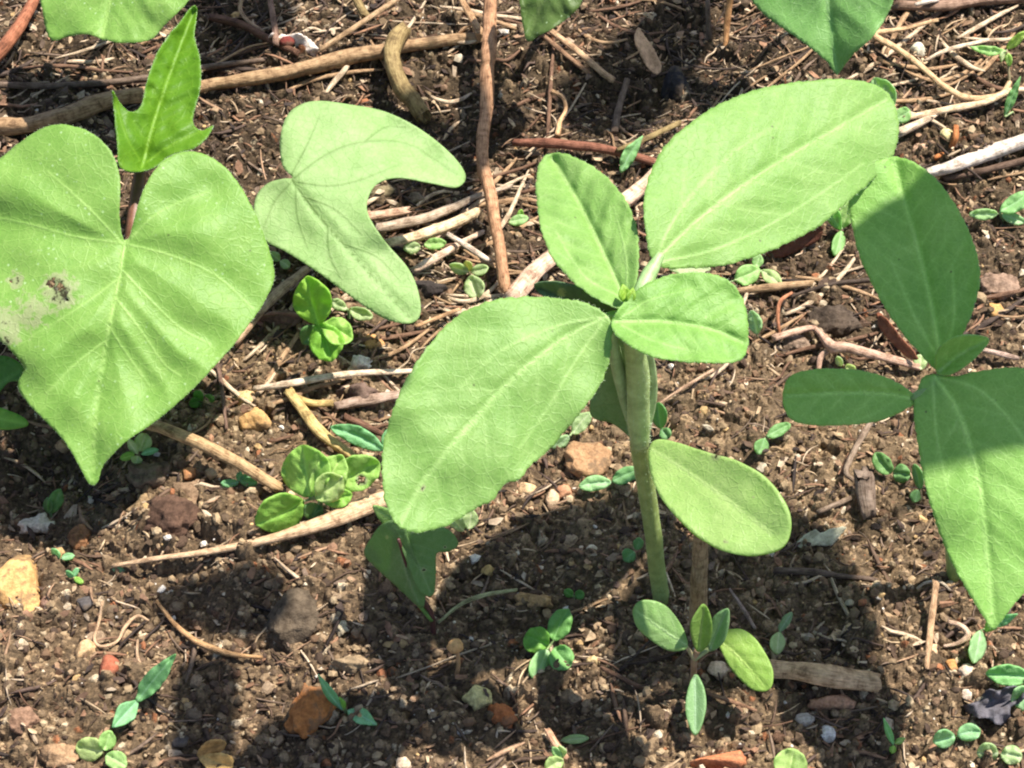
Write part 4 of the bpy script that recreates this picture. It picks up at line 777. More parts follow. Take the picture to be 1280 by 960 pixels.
STICKS = [
 ('dry_twig', 'twig', 'long reddish brown twig leaning straight down from the top edge', [(614, -20, 1.9, 15), (613, 40, 1.8, 16), (610, 68, 1.9, 18), (609, 90, 1.7, 17), (606, 150, 1.5, 16), (603, 200, 1.4, 16), (615, 260, 1.2, 14), (626, 320, .9, 14), (634, 364, .5, 15)], lin((186, 142, 108)), .3, ()),
 ('dry_branch', 'branch', 'long thick tan branch lying across the top left towards the reddish twig', [(-20, 160, .2, 18), (60, 150, .25, 19), (120, 132, .3, 20), (180, 119, .35, 20), (260, 106, .3, 16), (330, 96, .35, 17), (410, 78, .35, 18), (500, 58, .3, 16), (560, 50, .2, 16), (602, 46, .1, 16)], lin((168, 138, 104)), .35, ()),
 ('dry_twig', 'twig', 'thin dark grey twig lying behind the upright young leaf', [(-10, 106, .2, 9), (80, 107, .2, 9), (180, 99, .3, 9), (250, 86, .3, 8), (335, 74, .2, 6)], GREY, .25, ()),
 ('hollow_stem', 'dead stem', 'thick curved olive brown hollow stem bent down over dark soil near the top', [(506, 36, .6, 16), (494, 50, .9, 22), (490, 74, 1.0, 21), (500, 105, .9, 20), (516, 126, .6, 20), (531, 146, .3, 20)], OLIVE, .22, ()),
 ('straw', 'straw', 'straight thin tan straw slanting up to the top edge left of the curved hollow stem', [(400, 62, .5, 8), (440, 36, .8, 8), (504, -6, 1.2, 8)], TAN, .15, ()),
 ('straw', 'straw', 'long straw tapering to a point across the soil left of the drooping leaf', [(140, 707, .12, 6), (200, 698, .2, 7), (270, 688, .25, 9), (340, 673, .3, 12), (400, 655, .35, 20), (450, 636, .35, 25), (488, 620, .3, 22)], lin((212, 180, 146)), .12, ()),
 ('dry_twig', 'twig', 'smooth curved tan twig arching out from under the heart leaf tip', [(176, 528, .6, 14), (205, 535, .8, 15), (250, 554, .9, 16), (300, 580, .7, 16), (348, 610, .2, 16)], lin((190, 158, 118)), .15, ()),
 ('straw', 'straw', 'pinkish straw slanting between the heart leaf and the pale lobed leaf', [(293, 428, .2, 12), (325, 390, .3, 13), (352, 362, .4, 13), (384, 336, .4, 10)], lin((200, 168, 138)), .2, ()),
 ('straw', 'straw', 'pale straw lying level under the two folded weed leaves', [(318, 486, .3, 9), (360, 480, .35, 10), (410, 471, .35, 10), (450, 466, .4, 9), (520, 464, .3, 8)], PALE_, .2, ()),
 ('dry_stalk', 'stalk', 'yellowish forked stalk bending down above the light green weed clump', [(362, 488, .3, 13), (378, 510, .35, 14), (400, 540, .35, 15), (430, 562, .25, 12), (455, 578, .15, 8)], lin((206, 180, 120)), .25, ([(370, 497, .35, 9), (392, 504, .35, 10), (416, 504, .3, 9)],)),
 ('dry_stalk', 'stalk', 'broad pale pink stalk running up behind the middle seedling', [(638, 372, .4, 24), (668, 340, .45, 24), (700, 312, .4, 22), (745, 275, .4, 20), (790, 244, .3, 22), (822, 214, .25, 16)], lin((220, 188, 164)), .22, ()),
 ('straw', 'straw', 'short fat pinkish straw end beside the notch of the pale lobed leaf', [(455, 272, .3, 13), (485, 267, .35, 13), (510, 263, .3, 11)], PINK, .2, ()),
 ('straw', 'straw', 'long grey straw rising from the pale lobed leaf to the reddish twig', [(470, 285, .3, 12), (520, 276, .35, 13), (560, 262, .4, 12), (600, 244, .45, 8), (640, 232, .3, 6)], lin((188, 168, 148)), .25, ()),
 ('straw', 'straw', 'thick pale yellow straw crossing in front of the reddish twig', [(484, 304, .5, 12), (530, 292, .55, 15), (570, 278, .6, 16), (598, 264, .6, 14)], lin((228, 204, 168)), .2, ()),
 ('straw', 'straw', 'pale straw slanting up below the thick yellow one', [(518, 338, .4, 10), (545, 322, .45, 11), (575, 304, .4, 8), (602, 290, .3, 8)], lin((224, 196, 172)), .2, ()),
 ('straw', 'straw', 'slim straw slanting down to the right over the pale straws', [(560, 293, .8, 7), (585, 308, .7, 8), (612, 326, .5, 8)], lin((214, 196, 180)), .15, ()),
 ('dry_twig', 'twig', 'red brown twig lying level above the centre leaf', [(642, 178, .3, 8), (690, 180, .35, 12), (740, 184, .35, 12), (780, 192, .3, 12), (826, 206, .2, 11)], lin((140, 92, 72)), .2, ()),
 ('straw', 'straw', 'thin olive straw rising from the red brown twig to the big upper leaf', [(772, 187, .6, 6), (805, 174, .6, 8), (850, 153, .5, 8)], OLIVE, .15, ()),
 ('straw', 'straw', 'tan straw slanting down right of the dark top leaf', [(690, 40, .4, 8), (722, 64, .4, 9), (750, 88, .35, 9), (766, 100, .3, 11)], lin((198, 164, 130)), .18, ()),
 ('straw', 'straw', 'brown straw lying just left of the tan one under the dark top leaf', [(676, 42, .25, 6), (700, 62, .3, 7), (736, 92, .25, 7)], lin((150, 118, 92)), .18, ()),
 ('straw', 'straw', 'thin bent straw at the top right folding back on itself in a wide loop', [(1172, 25, .6, 5), (1130, 36, .6, 6), (1093, 43, .6, 9), (1120, 60, .6, 9), (1150, 82, .6, 9), (1180, 108, .5, 9), (1212, 123, .4, 9), (1250, 119, .3, 9), (1262, 104, .5, 7)], lin((214, 180, 140)), .12, ()),
 ('straw', 'straw', 'pale straw running right from the big upper leaf tip to the right edge', [(1130, 148, .3, 9), (1180, 138, .35, 10), (1230, 128, .4, 9), (1262, 114, .4, 8), (1292, 112, .4, 8)], lin((228, 200, 166)), .18, ()),
 ('straw', 'straw', 'short white straw end under the pale straw right of the big upper leaf tip', [(1124, 166, .3, 13), (1150, 154, .3, 9), (1180, 136, .3, 6)], PALE_, .2, ()),
 ('straw', 'straw', 'thin pale straw crossing the far soil at the top right', [(1155, 76, .4, 4), (1185, 62, .5, 6), (1235, 50, .6, 6)], PALE_, .15, ()),
 ('dry_stalk', 'stalk', 'thick bleached white stalk at the right edge above the shaded leaf', [(1156, 216, .3, 10), (1172, 213, .4, 15), (1190, 208, .5, 17), (1230, 194, .5, 19), (1292, 172, .5, 19)], WHITE, .2, ()),
 ('dry_twig', 'twig', 'pinkish branched twig with a knobbly joint left of the right seedling', [(1148, 459, .3, 9), (1110, 448, .4, 11), (1060, 435, .5, 13), (1040, 434, .5, 15), (1022, 414, .4, 7), (1010, 410, .4, 8), (966, 422, .25, 9)], lin((206, 170, 148)), .2, ([(1040, 436, .45, 7), (1026, 446, .35, 8), (1023, 464, .1, 6)],)),
 ('dry_twig', 'twig', 'thin orange hooked rootlet standing left of the pinkish branched twig', [(975, 420, .1, 4), (972, 395, .5, 5), (976, 376, .7, 5), (990, 366, .4, 4)], lin((196, 134, 100)), .12, ()),
 ('dry_twig', 'twig', 'tan twig end poking out from under the big upper leaf', [(915, 364, .2, 8), (960, 359, .3, 11), (1016, 354, .3, 9)], lin((176, 146, 112)), .2, ()),
 ('dry_twig', 'twig', 'dark thin twig running under the tip of the shaded right leaf', [(985, 372, .25, 4), (1020, 360, .3, 4), (1052, 353, .3, 5), (1090, 350, .25, 6)], DGREY, .25, ()),
 ('wood_stick', 'stick', 'short thick pale log like stick lying right of the pale four leaved seedling', [(960, 834, .2, 22), (985, 837, .25, 24), (1030, 844, .25, 27), (1070, 851, .25, 25), (1096, 853, .25, 24)], lin((206, 172, 136)), .28, ()),
 ('dead_stalk', 'stalk', 'upright weathered dead stalk standing behind the pale four leaved seedling', [(872, 800, .0, 22), (873, 760, 1.2, 22), (875, 720, 2.5, 21), (876, 680, 3.8, 21), (877, 650, 4.8, 20)], lin((158, 138, 108)), .22, ()),
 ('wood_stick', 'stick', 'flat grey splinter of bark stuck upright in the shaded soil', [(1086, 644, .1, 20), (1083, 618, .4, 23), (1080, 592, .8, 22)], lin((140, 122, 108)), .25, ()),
 ('dry_twig', 'twig', 'bent thin grey twig below the shaded left leaf of the right seedling', [(1092, 522, .3, 8), (1074, 552, .4, 8), (1058, 588, .4, 8), (1066, 600, .3, 6)], lin((150, 130, 112)), .2, ()),
 ('dry_twig', 'twig', 'tiny pale twig touching the flat grey bark splinter', [(1022, 640, .2, 6), (1050, 628, .25, 7), (1072, 618, .25, 5)], lin((150, 130, 112)), .15, ()),
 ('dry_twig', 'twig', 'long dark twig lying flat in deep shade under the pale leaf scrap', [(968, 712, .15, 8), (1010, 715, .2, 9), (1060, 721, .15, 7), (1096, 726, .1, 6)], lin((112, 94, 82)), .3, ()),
 ('grass_blade', 'grass blade', 'pale dried grass blade beside the foot of the shaded weed', [(548, 778, .3, 4), (575, 756, .6, 5), (605, 744, .8, 6), (646, 737, .8, 4)], lin((176, 176, 130)), .08, ()),
 ('straw', 'straw', 'upright tan straw at the right below the drooping leaf', [(1170, 728, .6, 8), (1166, 760, .4, 9), (1162, 800, .25, 9), (1158, 836, .1, 7)], lin((196, 160, 126)), .2, ()),
 ('dry_twig', 'twig', 'orange brown stick crossing the top left corner', [(-20, 88, .5, 14), (10, 52, .6, 15), (34, 16, .7, 14), (52, -20, .8, 13)], lin((164, 106, 78)), .2, ()),
 ('straw', 'straw', 'brown grey straw standing near the top edge by the flat tan husk', [(768, 164, .2, 9), (774, 135, .5, 9), (784, 100, .8, 8)], GREY, .2, ()),
 ('straw', 'straw', 'upright orange tan stalk at the top edge left of the pointed leaf', [(906, 66, .1, 6), (909, 30, .9, 8), (914, -12, 1.9, 9)], lin((190, 142, 96)), .2, ()),
 ('straw', 'straw', 'grey upright stalk at the top edge left of the orange tan stalk', [(887, 52, .1, 7), (885, 20, .8, 6), (883, -12, 1.5, 6)], GREY, .2, ()),
 ('straw', 'straw', 'tan broken stalk at the top edge just left of the reddish twig', [(602, 44, .3, 14), (592, 26, .6, 10), (578, 0, 1.0, 8), (570, -14, 1.2, 8)], lin((196, 158, 120)), .25, ([(592, 28, .6, 6), (580, 36, .4, 5), (570, 46, .2, 4)],)),
 ('straw', 'straw', 'olive stalk end at the top edge left of the curved hollow stem', [(458, 22, .3, 11), (448, 4, .5, 10), (440, -14, .7, 10)], OLIVE, .25, ()),
 ('straw', 'straw', 'dark stalk leaning from the top edge above the brown bark', [(345, 56, .2, 9), (342, 26, .6, 8), (336, -10, 1.0, 8)], lin((150, 120, 104)), .2, ()),
 ('straw', 'straw', 'thin looped pale root at the top edge beside the dark leaning stalk', [(330, 40, .3, 5), (310, 26, .5, 5), (300, 10, .7, 5), (306, -8, .9, 5)], lin((190, 160, 132)), .15, ()),
 ('dry_twig', 'twig', 'dark brown twig crossing down to the pale husk near the top left', [(262, 22, .5, 8), (300, 30, .5, 9), (335, 48, .4, 9), (372, 66, .2, 8)], lin((110, 78, 60)), .3, ()),
 ('dry_root', 'root', 'curly pale root between red brown twig and tan straw', [(690, 114, .3, 6), (704, 122, .4, 5), (707, 138, .4, 5), (700, 152, .3, 6), (697, 170, .2, 8)], lin((226, 184, 140)), .1, ()),
 ('dry_root', 'root', 'thin white forked root on the light soil below the long straw', [(128, 752, .12, 4), (124, 776, .15, 4), (118, 798, .15, 4), (126, 808, .12, 4), (146, 802, .12, 4), (158, 782, .15, 5), (172, 770, .15, 4), (186, 776, .1, 3)], lin((214, 180, 146)), .1, ()),
 ('dry_root', 'root', 'thin white root end curving down to the shaded lance leaf', [(172, 800, .1, 3), (172, 822, .14, 4), (184, 846, .1, 4)], lin((210, 178, 146)), .1, ()),
 ('dry_root', 'root', 'frayed tan root lying across the dark shadow right of the white forked root', [(196, 752, .15, 4), (222, 784, .2, 6), (250, 804, .22, 8), (290, 818, .2, 7), (328, 822, .1, 4)], lin((196, 156, 112)), .3, ()),
 ('dry_root', 'root', 'thin pinkish fibre slanting across light crumbs right of the main stem', [(822, 506, .15, 3), (852, 486, .25, 4), (892, 462, .3, 4)], lin((214, 178, 150)), .08, ()),
 ('dry_root', 'root', 'short pink grey rootlet in the shade left of the curled leaf seedling', [(912, 736, .2, 3), (928, 760, .25, 5), (944, 786, .1, 4)], lin((180, 156, 146)), .1, ()),
 ('dry_root', 'root', 'white curl of root under the drooping right leaf', [(1146, 736, .15, 3), (1158, 728, .25, 4), (1176, 728, .25, 4), (1188, 738, .1, 3)], lin((210, 196, 176)), .1, ()),
 ('dry_root', 'root', 'looped white husk strip on orange crumbs right of the upright tan straw', [(1186, 778, .15, 6), (1200, 782, .25, 7), (1210, 794, .25, 8), (1198, 804, .15, 5), (1180, 808, .1, 4)], lin((220, 190, 166)), .15, ()),
 ('dry_root', 'root', 'orange curved husk fibre above the bleached white stalk', [(1195, 158, .2, 7), (1194, 172, .3, 8), (1186, 188, .25, 7), (1168, 198, .15, 6)], lin((196, 126, 76)), .15, ()),
 ('straw', 'straw', 'flesh coloured stick end pointing up at the bottom edge', [(708, 948, .2, 9), (696, 932, .3, 10), (684, 912, .4, 8)], lin((212, 168, 136)), .2, ()),
 ('dry_twig', 'twig', 'thin twig on the soil below the right leaf of the pale four leaved seedling', [(884, 866, .15, 5), (912, 876, .2, 6), (945, 888, .15, 4)], lin((160, 124, 98)), .2, ()),
 ('straw', 'straw', 'grey flattened stalk beside the light green leaf clump and dark bark', [(420, 508, .2, 12), (460, 500, .3, 14), (500, 494, .25, 12)], lin((170, 146, 130)), .3, ()),
 ('dry_twig', 'twig', 'brown twig pointing into the top of the drooping leaf', [(430, 520, .25, 9), (455, 532, .3, 9), (484, 546, .2, 7)], lin((120, 88, 70)), .3, ()),
 ('straw', 'straw', 'thin tan straw tip beside the upper edge of the drooping leaf', [(520, 408, .2, 5), (545, 398, .3, 6), (575, 386, .3, 5)], lin((210, 170, 130)), .12, ()),
 ('dry_twig', 'twig', 'dark thin upright rootlet under the lower edge of the heart leaf', [(272, 456, .3, 6), (278, 490, .3, 5), (283, 536, .15, 4)], lin((130, 104, 90)), .2, ()),
 ('straw', 'straw', 'short pale straw lying at the right end of the shaded small leaf', [(1222, 436, .3, 7), (1248, 442, .3, 8), (1272, 448, .3, 7)], lin((196, 170, 156)), .2, ()),
 ('straw', 'straw', 'broad bark coloured strip behind the shaded right leaf on the left', [(1098, 392, .3, 8), (1112, 414, .35, 10), (1140, 440, .3, 8)], lin((150, 92, 64)), .25, ()),
 ('dry_twig', 'twig', 'long brown stalk at the top right edge above the looped straw', [(1120, 6, .3, 12), (1170, 8, .35, 14), (1230, 0, .3, 14), (1290, -4, .2, 12)], lin((150, 122, 104)), .35, ()),
 ('straw', 'straw', 'short white chip of straw near the top right edge', [(1144, 6, .7, 5), (1158, 2, .75, 7), (1172, 0, .7, 5)], WHITE, .15, ()),
 ('dry_twig', 'twig', 'dark stick under the bleached white stalk at the right edge', [(1180, 224, .15, 8), (1230, 214, .2, 9), (1290, 198, .2, 8)], lin((110, 88, 74)), .35, ()),
]
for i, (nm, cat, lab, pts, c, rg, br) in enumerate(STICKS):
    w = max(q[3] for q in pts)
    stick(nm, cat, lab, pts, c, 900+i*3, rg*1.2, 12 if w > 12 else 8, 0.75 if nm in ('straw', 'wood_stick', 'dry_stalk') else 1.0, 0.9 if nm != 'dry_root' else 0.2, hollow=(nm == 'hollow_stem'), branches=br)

# ================================================================== STONES, CLODS, SCRAPS
ICO4 = ico(4); ICO3 = ico(3)
def lump(name, cat, label, px, py, w, h, color, mat='stone', seed=0, facets=9, sink=0.3, rough=0.12, group=None, flat=0.75, rot=0.0):
    v, f = ICO4 if (w > 34 or mat == 'clod') else ICO3; v = v.copy(); r_ = np.random.default_rng(seed)
    for _ in range(facets):                                     # knock off flat faces like a broken stone
        n = r_.normal(size=3); n /= np.linalg.norm(n); d = r_.uniform(0.55, 0.9); s = v@n; v = v-np.maximum(s-d, 0)[:, None]*n*0.92
    k = 1+rough*(fbm(v[:, 0]*1.6+seed, v[:, 1]*1.6+v[:, 2]*1.3, 4, seed % 50)+0.5*fbm(v[:, 2]*4+seed, v[:, 0]*4-v[:, 1]*3, 3, seed % 40)); v = v*k[:, None]
    if mat == 'clod': v = v*(1+0.10*grains(v[:, 0]*1.5+v[:, 2], v[:, 1]*1.5-v[:, 2]*.7, .35, .1, .25, .9, seed)[0]*5)[:, None]
    c, s = math.cos(rot), math.sin(rot); v = np.stack([v[:, 0]*c-v[:, 1]*s, v[:, 0]*s+v[:, 1]*c, v[:, 2]], -1)
    b0 = onground(px, py, 0); sc = pxscale(b0); rx = w/2*sc/0.93; ry = h/2*sc/0.93; rz = rx*flat*0.6+ry*flat*0.4
    # visible height mixes depth and rise: solve the depth so that the silhouette is h tall
    ryw = max(0.35*ry, (ry**2-(rz*math.cos(PITCH))**2*0.6)**0.5/math.sin(PITCH) if ry**2 > (rz*math.cos(PITCH))**2*0.6 else 0.5*ry)
    cen = onground(px, py+0, rz*(1-2*sink)*0.5)
    o = link(name, mesh_np(name, v*np.array([rx, ryw, rz]), f, mat != 'charcoal'), M[mat], None, cen, color); tag(o, label, cat, group or 'stones and lumps'); return o
LUMPS = [
 ('stone', 'stone', 'large yellow ochre stone cut by the left edge', 20, 738, 76, 78, (214, 168, 108), 'stone', .3, .07),
 ('stone', 'stone', 'knobbly orange tan stone beneath the big drooping leaf', 732, 575, 60, 46, (178, 138, 100), 'stone', .3, .3),
 ('stone', 'stone', 'pale yellow pebble, upper one of the stuck pair under the level straw', 309, 500, 30, 24, (216, 178, 126), 'stone', .3, .2),
 ('stone', 'stone', 'yellow tan lumpy stone, lower one of the stuck pair under the level straw', 322, 526, 42, 28, (204, 160, 104), 'stone', .35, .2),
 ('stone', 'stone', 'small orange pebble above the straight tapering straw', 237, 591, 26, 20, (196, 138, 92), 'stone', .3, .2),
 ('stone', 'stone', 'crumbly white lump below the shaded hollow at the left', 47, 658, 42, 26, (232, 214, 190), 'stone', .3, .35),
 ('stone', 'stone', 'brick red angular chip on light soil at the lower left', 138, 836, 28, 34, (168, 96, 70), 'stone', .4, .1),
 ('stone', 'stone', 'pale yellowish flake left of the brick red chip', 106, 812, 30, 24, (208, 172, 128), 'stone', .4, .15),
 ('stone', 'stone', 'rough orange brown stone behind the thin curled seedling', 388, 892, 62, 56, (182, 116, 62), 'stone', .3, .3),
 ('stone', 'stone', 'pale yellow pebble between the mushroom shaped husk and the orange one', 600, 875, 36, 28, (218, 202, 138), 'stone', .3, .2),
 ('stone', 'stone', 'rusty orange pebble at the lower middle with a chip beside it', 627, 893, 36, 30, (186, 112, 64), 'stone', .3, .3),
 ('stone', 'stone', 'flat grey tan lump at the shade edge left of middle bottom', 438, 832, 48, 22, (158, 134, 104), 'stone', .3, .25),
 ('stone', 'stone', 'flat orange stone cut by the bottom edge', 908, 954, 84, 34, (200, 128, 88), 'stone', .5, .08),
 ('stone', 'stone', 'flat pinkish chip under the short thick stick', 1038, 879, 58, 24, (188, 142, 112), 'stone', .45, .15),
 ('stone', 'stone', 'small white angular pebble near the bottom right, lower of two', 1034, 918, 20, 20, (228, 220, 212), 'stone', .3, .1),
 ('stone', 'stone', 'greyish white pebble just above the small white angular one', 1008, 899, 24, 18, (200, 188, 176), 'stone', .3, .2),
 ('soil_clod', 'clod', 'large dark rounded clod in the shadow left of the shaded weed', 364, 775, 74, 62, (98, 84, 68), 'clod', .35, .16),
 ('soil_clod', 'clod', 'dark brown broken clod above the pointed end of the straight straw', 216, 648, 66, 44, (94, 70, 56), 'clod', .35, .3),
 ('soil_clod', 'clod', 'grey brown clod right behind the dark broken clod', 236, 616, 42, 36, (138, 112, 88), 'clod', .35, .3),
 ('soil_clod', 'clod', 'grey lumpy clod behind the heart leaf tip', 184, 596, 48, 34, (120, 102, 84), 'clod', .4, .35),
 ('soil_clod', 'clod', 'light tan clod touching the dark broken clod on its left', 178, 632, 36, 26, (150, 124, 92), 'clod', .4, .3),
 ('soil_clod', 'clod', 'reddish brown clod on light soil above the yellowish flake', 104, 672, 30, 30, (150, 106, 72), 'clod', .4, .3),
 ('stone', 'stone', 'orange stone right of the two folded weed leaves', 468, 429, 26, 24, (206, 154, 100), 'stone', .3, .2),
 ('stone', 'stone', 'cluster of white grit on the level straw', 450, 456, 26, 20, (236, 224, 206), 'stone', .2, .6),
 ('stone', 'stone', 'pale husk coloured chip by the lower edge of the drooping leaf', 660, 612, 26, 18, (228, 190, 144), 'stone', .3, .25),
 ('stone', 'stone', 'small pink tan pebble next to the pale husk coloured chip', 706, 615, 24, 18, (200, 146, 110), 'stone', .3, .3),
 ('stone', 'stone', 'light wedge shaped chip below the pale husk coloured chip', 690, 624, 20, 20, (216, 182, 146), 'stone', .35, .2),
 ('stone', 'stone', 'black piece of charcoal on the soil above the big upper leaf', 842, 108, 40, 44, (42, 38, 40), 'stone', .3, .15),
 ('stone', 'stone', 'round white pebble at the top right inside the looped straw', 1148, 62, 22, 18, (232, 222, 196), 'stone', .3, .1),
 ('stone', 'stone', 'pale yellow pebble beside the orange curved fibre', 1184, 168, 18, 18, (224, 206, 150), 'stone', .3, .1),
 ('stone', 'stone', 'pinkish pebble left of the bleached white stalk', 1150, 186, 22, 20, (206, 168, 140), 'stone', .3, .25),
 ('soil_clod', 'clod', 'light brown clod at the bottom left corner', 72, 946, 52, 36, (164, 132, 100), 'clod', .45, .25),
 ('stone', 'stone', 'bent ochre flake lying in shade left of the four round leaves', 668, 752, 44, 22, (192, 152, 104), 'stone', .3, .5),
 ('stone', 'stone', 'small round yellow pebble in the shade below the drooping leaf', 610, 714, 18, 15, (206, 172, 110), 'stone', .3, .15),
 ('stone', 'stone', 'grey white pebble behind the red stalk of the shaded weed', 530, 740, 20, 15, (172, 156, 134), 'stone', .3, .2),
 ('stone', 'stone', 'bone coloured chip with a notch in the dark shadow', 427, 785, 16, 20, (190, 178, 150), 'stone', .3, .35),
 ('stone', 'stone', 'bright tan pebble at the foot of the upright tan straw', 1163, 814, 24, 18, (228, 188, 150), 'stone', .3, .2),
 ('stone', 'stone', 'orange pebble right of the upright tan straw', 1190, 832, 16, 16, (206, 150, 92), 'stone', .3, .1),
 ('stone', 'stone', 'cream pebble in a row with the orange one', 1211, 839, 22, 17, (224, 200, 176), 'stone', .3, .2),
 ('stone', 'stone', 'white round pebble above the black crumpled leaf', 1210, 868, 16, 14, (230, 208, 186), 'stone', .3, .1),
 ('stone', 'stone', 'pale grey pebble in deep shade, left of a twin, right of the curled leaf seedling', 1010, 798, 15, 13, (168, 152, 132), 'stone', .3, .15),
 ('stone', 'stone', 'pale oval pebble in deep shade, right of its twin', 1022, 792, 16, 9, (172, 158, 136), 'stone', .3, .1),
 ('stone', 'stone', 'little white pebble alone on the shaded soil under the dark twig', 1062, 754, 11, 9, (190, 176, 150), 'stone', .3, .1),
 ('stone', 'stone', 'white quartz grain on the lit soil near the bottom middle', 575, 915, 16, 11, (240, 228, 214), 'stone', .3, .1),
 ('stone', 'stone', 'pale crumbly pebble at the bottom edge in the middle', 503, 956, 20, 18, (214, 188, 160), 'stone', .35, .2),
 ('stone', 'stone', 'cream pebble under the right leaf of the pale four leaved seedling', 897, 838, 24, 22, (224, 194, 164), 'stone', .3, .25),
 ('stone', 'stone', 'yellowish pebble on the lit hump left of the pale four leaved seedling', 743, 826, 20, 12, (222, 192, 140), 'stone', .3, .2),
 ('stone', 'stone', 'pale pebble left of the heart leaf tip', 78, 558, 20, 18, (204, 164, 120), 'stone', .35, .2),
 ('stone', 'stone', 'orange gold pebble on the soil right of the shaded upper leaf', 1245, 388, 24, 20, (206, 158, 98), 'stone', .35, .2),
 ('soil_clod', 'clod', 'crumbly light clod right of the shaded upper leaf', 1248, 360, 44, 34, (156, 128, 108), 'clod', .45, .3),
 ('soil_clod', 'clod', 'dark clod in the hollow under the thin dark twig, left of the shaded upper leaf', 1040, 402, 50, 34, (88, 74, 62), 'clod', .45, .3),
 ('soil_clod', 'clod', 'greyish clod between hooked rootlet and pinkish twig', 994, 432, 32, 22, (140, 118, 100), 'clod', .4, .3),
 ('stone', 'stone', 'olive grey pebble in the dark gap beside the lobed leaf notch', 478, 242, 26, 22, (136, 122, 92), 'stone', .35, .25),
 ('stone', 'stone', 'grey brown pebble right of the olive grey one by the lobed leaf notch', 524, 250, 26, 20, (128, 112, 92), 'stone', .35, .25),
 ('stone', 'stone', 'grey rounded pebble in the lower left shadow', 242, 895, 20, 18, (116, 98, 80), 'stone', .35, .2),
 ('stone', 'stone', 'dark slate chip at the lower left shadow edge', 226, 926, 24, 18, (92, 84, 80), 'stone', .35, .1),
 ('soil_clod', 'clod', 'dark bark chip lying under the pinkish straw', 352, 398, 52, 22, (120, 92, 80), 'clod', .4, .2),
 ('soil_clod', 'clod', 'black bark slab at the upper left edge of the drooping leaf', 522, 362, 62, 26, (58, 50, 46), 'clod', .4, .15),
 ('soil_clod', 'clod', 'torn brown bark piece below the orange stone', 450, 494, 56, 30, (116, 94, 82), 'clod', .45, .3),
 ('stone', 'stone', 'yellow white pebble at the left edge of the far soil', 1015, 98, 16, 12, (220, 200, 160), 'stone', .3, .2),
 ('stone', 'stone', 'cream pebble between leaf point and big upper leaf', 984, 97, 18, 12, (232, 210, 170), 'stone', .3, .2),
 ('soil_clod', 'clod', 'dull brown clod in the lower left hollow near the edge', 30, 900, 42, 30, (142, 110, 88), 'clod', .5, .25),
 ('stone', 'stone', 'pinkish chip near the curled root under the straw tip', 62, 752, 22, 18, (150, 118, 100), 'stone', .4, .2),
 ('stone', 'stone', 'dark grey chip below the crumpled tiny sprout', 106, 754, 20, 18, (92, 86, 84), 'stone', .4, .1),
]
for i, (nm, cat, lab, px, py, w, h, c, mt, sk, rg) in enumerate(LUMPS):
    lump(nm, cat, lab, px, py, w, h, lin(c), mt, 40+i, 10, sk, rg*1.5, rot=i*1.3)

# ------------------------------------------------------------------ dead leaf scraps and husks
def scrap(name, cat, label, out, hs, mid, color, seed=0, base=None, **kw):
    b = onground(*(base or out[0])); z = b[2]-0.05
    pl = [(q[0], q[1], z+q[2]) for q in hs]
    o = leaf(None, b, out, pl, mid, [], 'dry', color, 2.6, (1.2, 6), side=0, seed=seed, name=name, midw=0, **kw)
    o.location = Vector(b*S); return tag(o, label, cat, 'dead leaf scraps and husks')
scrap('dead_leaf_scrap', 'dead leaf', 'torn pale cream leaf scrap on the dark shaded soil', [(995, 681), (1008, 668), (1020, 662), (1026, 666), (1040, 661), (1058, 659), (1050, 670), (1038, 682), (1020, 682), (1006, 686)],
      [(996, 682, .15), (1057, 660, .35), (1010, 664, .45)], [(996, 682), (1025, 672), (1057, 660)], lin((206, 200, 170)), 1, quilt=.03, thick=.03)
scrap('husk', 'husk', 'flat tan boat shaped husk standing near the top edge', [(798, 34), (808, 48), (818, 62), (827, 82), (822, 92), (810, 84), (800, 66), (794, 50)],
      [(798, 36, 1.6), (824, 90, .4), (808, 84, .7)], [(798, 36), (808, 62), (824, 88)], lin((206, 166, 132)), 2, fold=.15, quilt=.03, thick=.04)
scrap('dead_leaf_scrap', 'dead leaf', 'crumpled black grey dead leaf at the right edge', [(1202, 884), (1222, 876), (1232, 864), (1252, 862), (1270, 858), (1286, 862), (1276, 876), (1264, 884), (1262, 902), (1248, 906), (1234, 898), (1218, 896)],
      [(1204, 886, .3), (1284, 862, .7), (1250, 904, .3)], [(1204, 886), (1240, 882), (1280, 866)], lin((98, 94, 100)), 3, quilt=.2, wave=.5, thick=.03)
scrap('husk', 'husk', 'flaky white husk at the top edge beside the thin dark twig', [(336, 48), (345, 40), (358, 44), (372, 42), (388, 50), (398, 62), (392, 72), (378, 66), (366, 72), (352, 66), (342, 60)],
      [(338, 50, .4), (398, 66, .5), (366, 42, .8)], [(338, 50), (366, 56), (396, 66)], lin((232, 216, 204)), 4, quilt=.15, wave=.4, thick=.04)
lump('seed', 'seed', 'dark red seed sitting on the flaky white husk', 359, 52, 18, 13, lin((120, 52, 44)), 'stone', 5, 0, -.6, .05, 'dead leaf scraps and husks')
b0 = onground(569, 842); p = empty('mushroom_husk', b0, 'pale brown mushroom shaped seed husk on a short bent stalk', 'husk', 'dead leaf scraps and husks')
z0 = b0[2]-.1
stem(p, b0, [(570, 846, z0, 5), (573, 832, z0+.5, 5), (572, 818, z0+.9, 5), (569, 808, z0+1.2, 6)], 'stalk', lin((186, 140, 100)), 81, 8, .2)
v, f = ico(3); v = v*np.array([1, 1, .8])*(1+.2*fbm(v[:, 0:1]*2, v[:, 1:2]*2+v[:, 2:3], 3, 6)); r0 = 10*pxscale(b0)
c0_ = WP(569, 808, z0+1.25); v[:, 2] = np.where(v[:, 2] < -.2, -.2+(-.2-v[:, 2])*.5, v[:, 2])
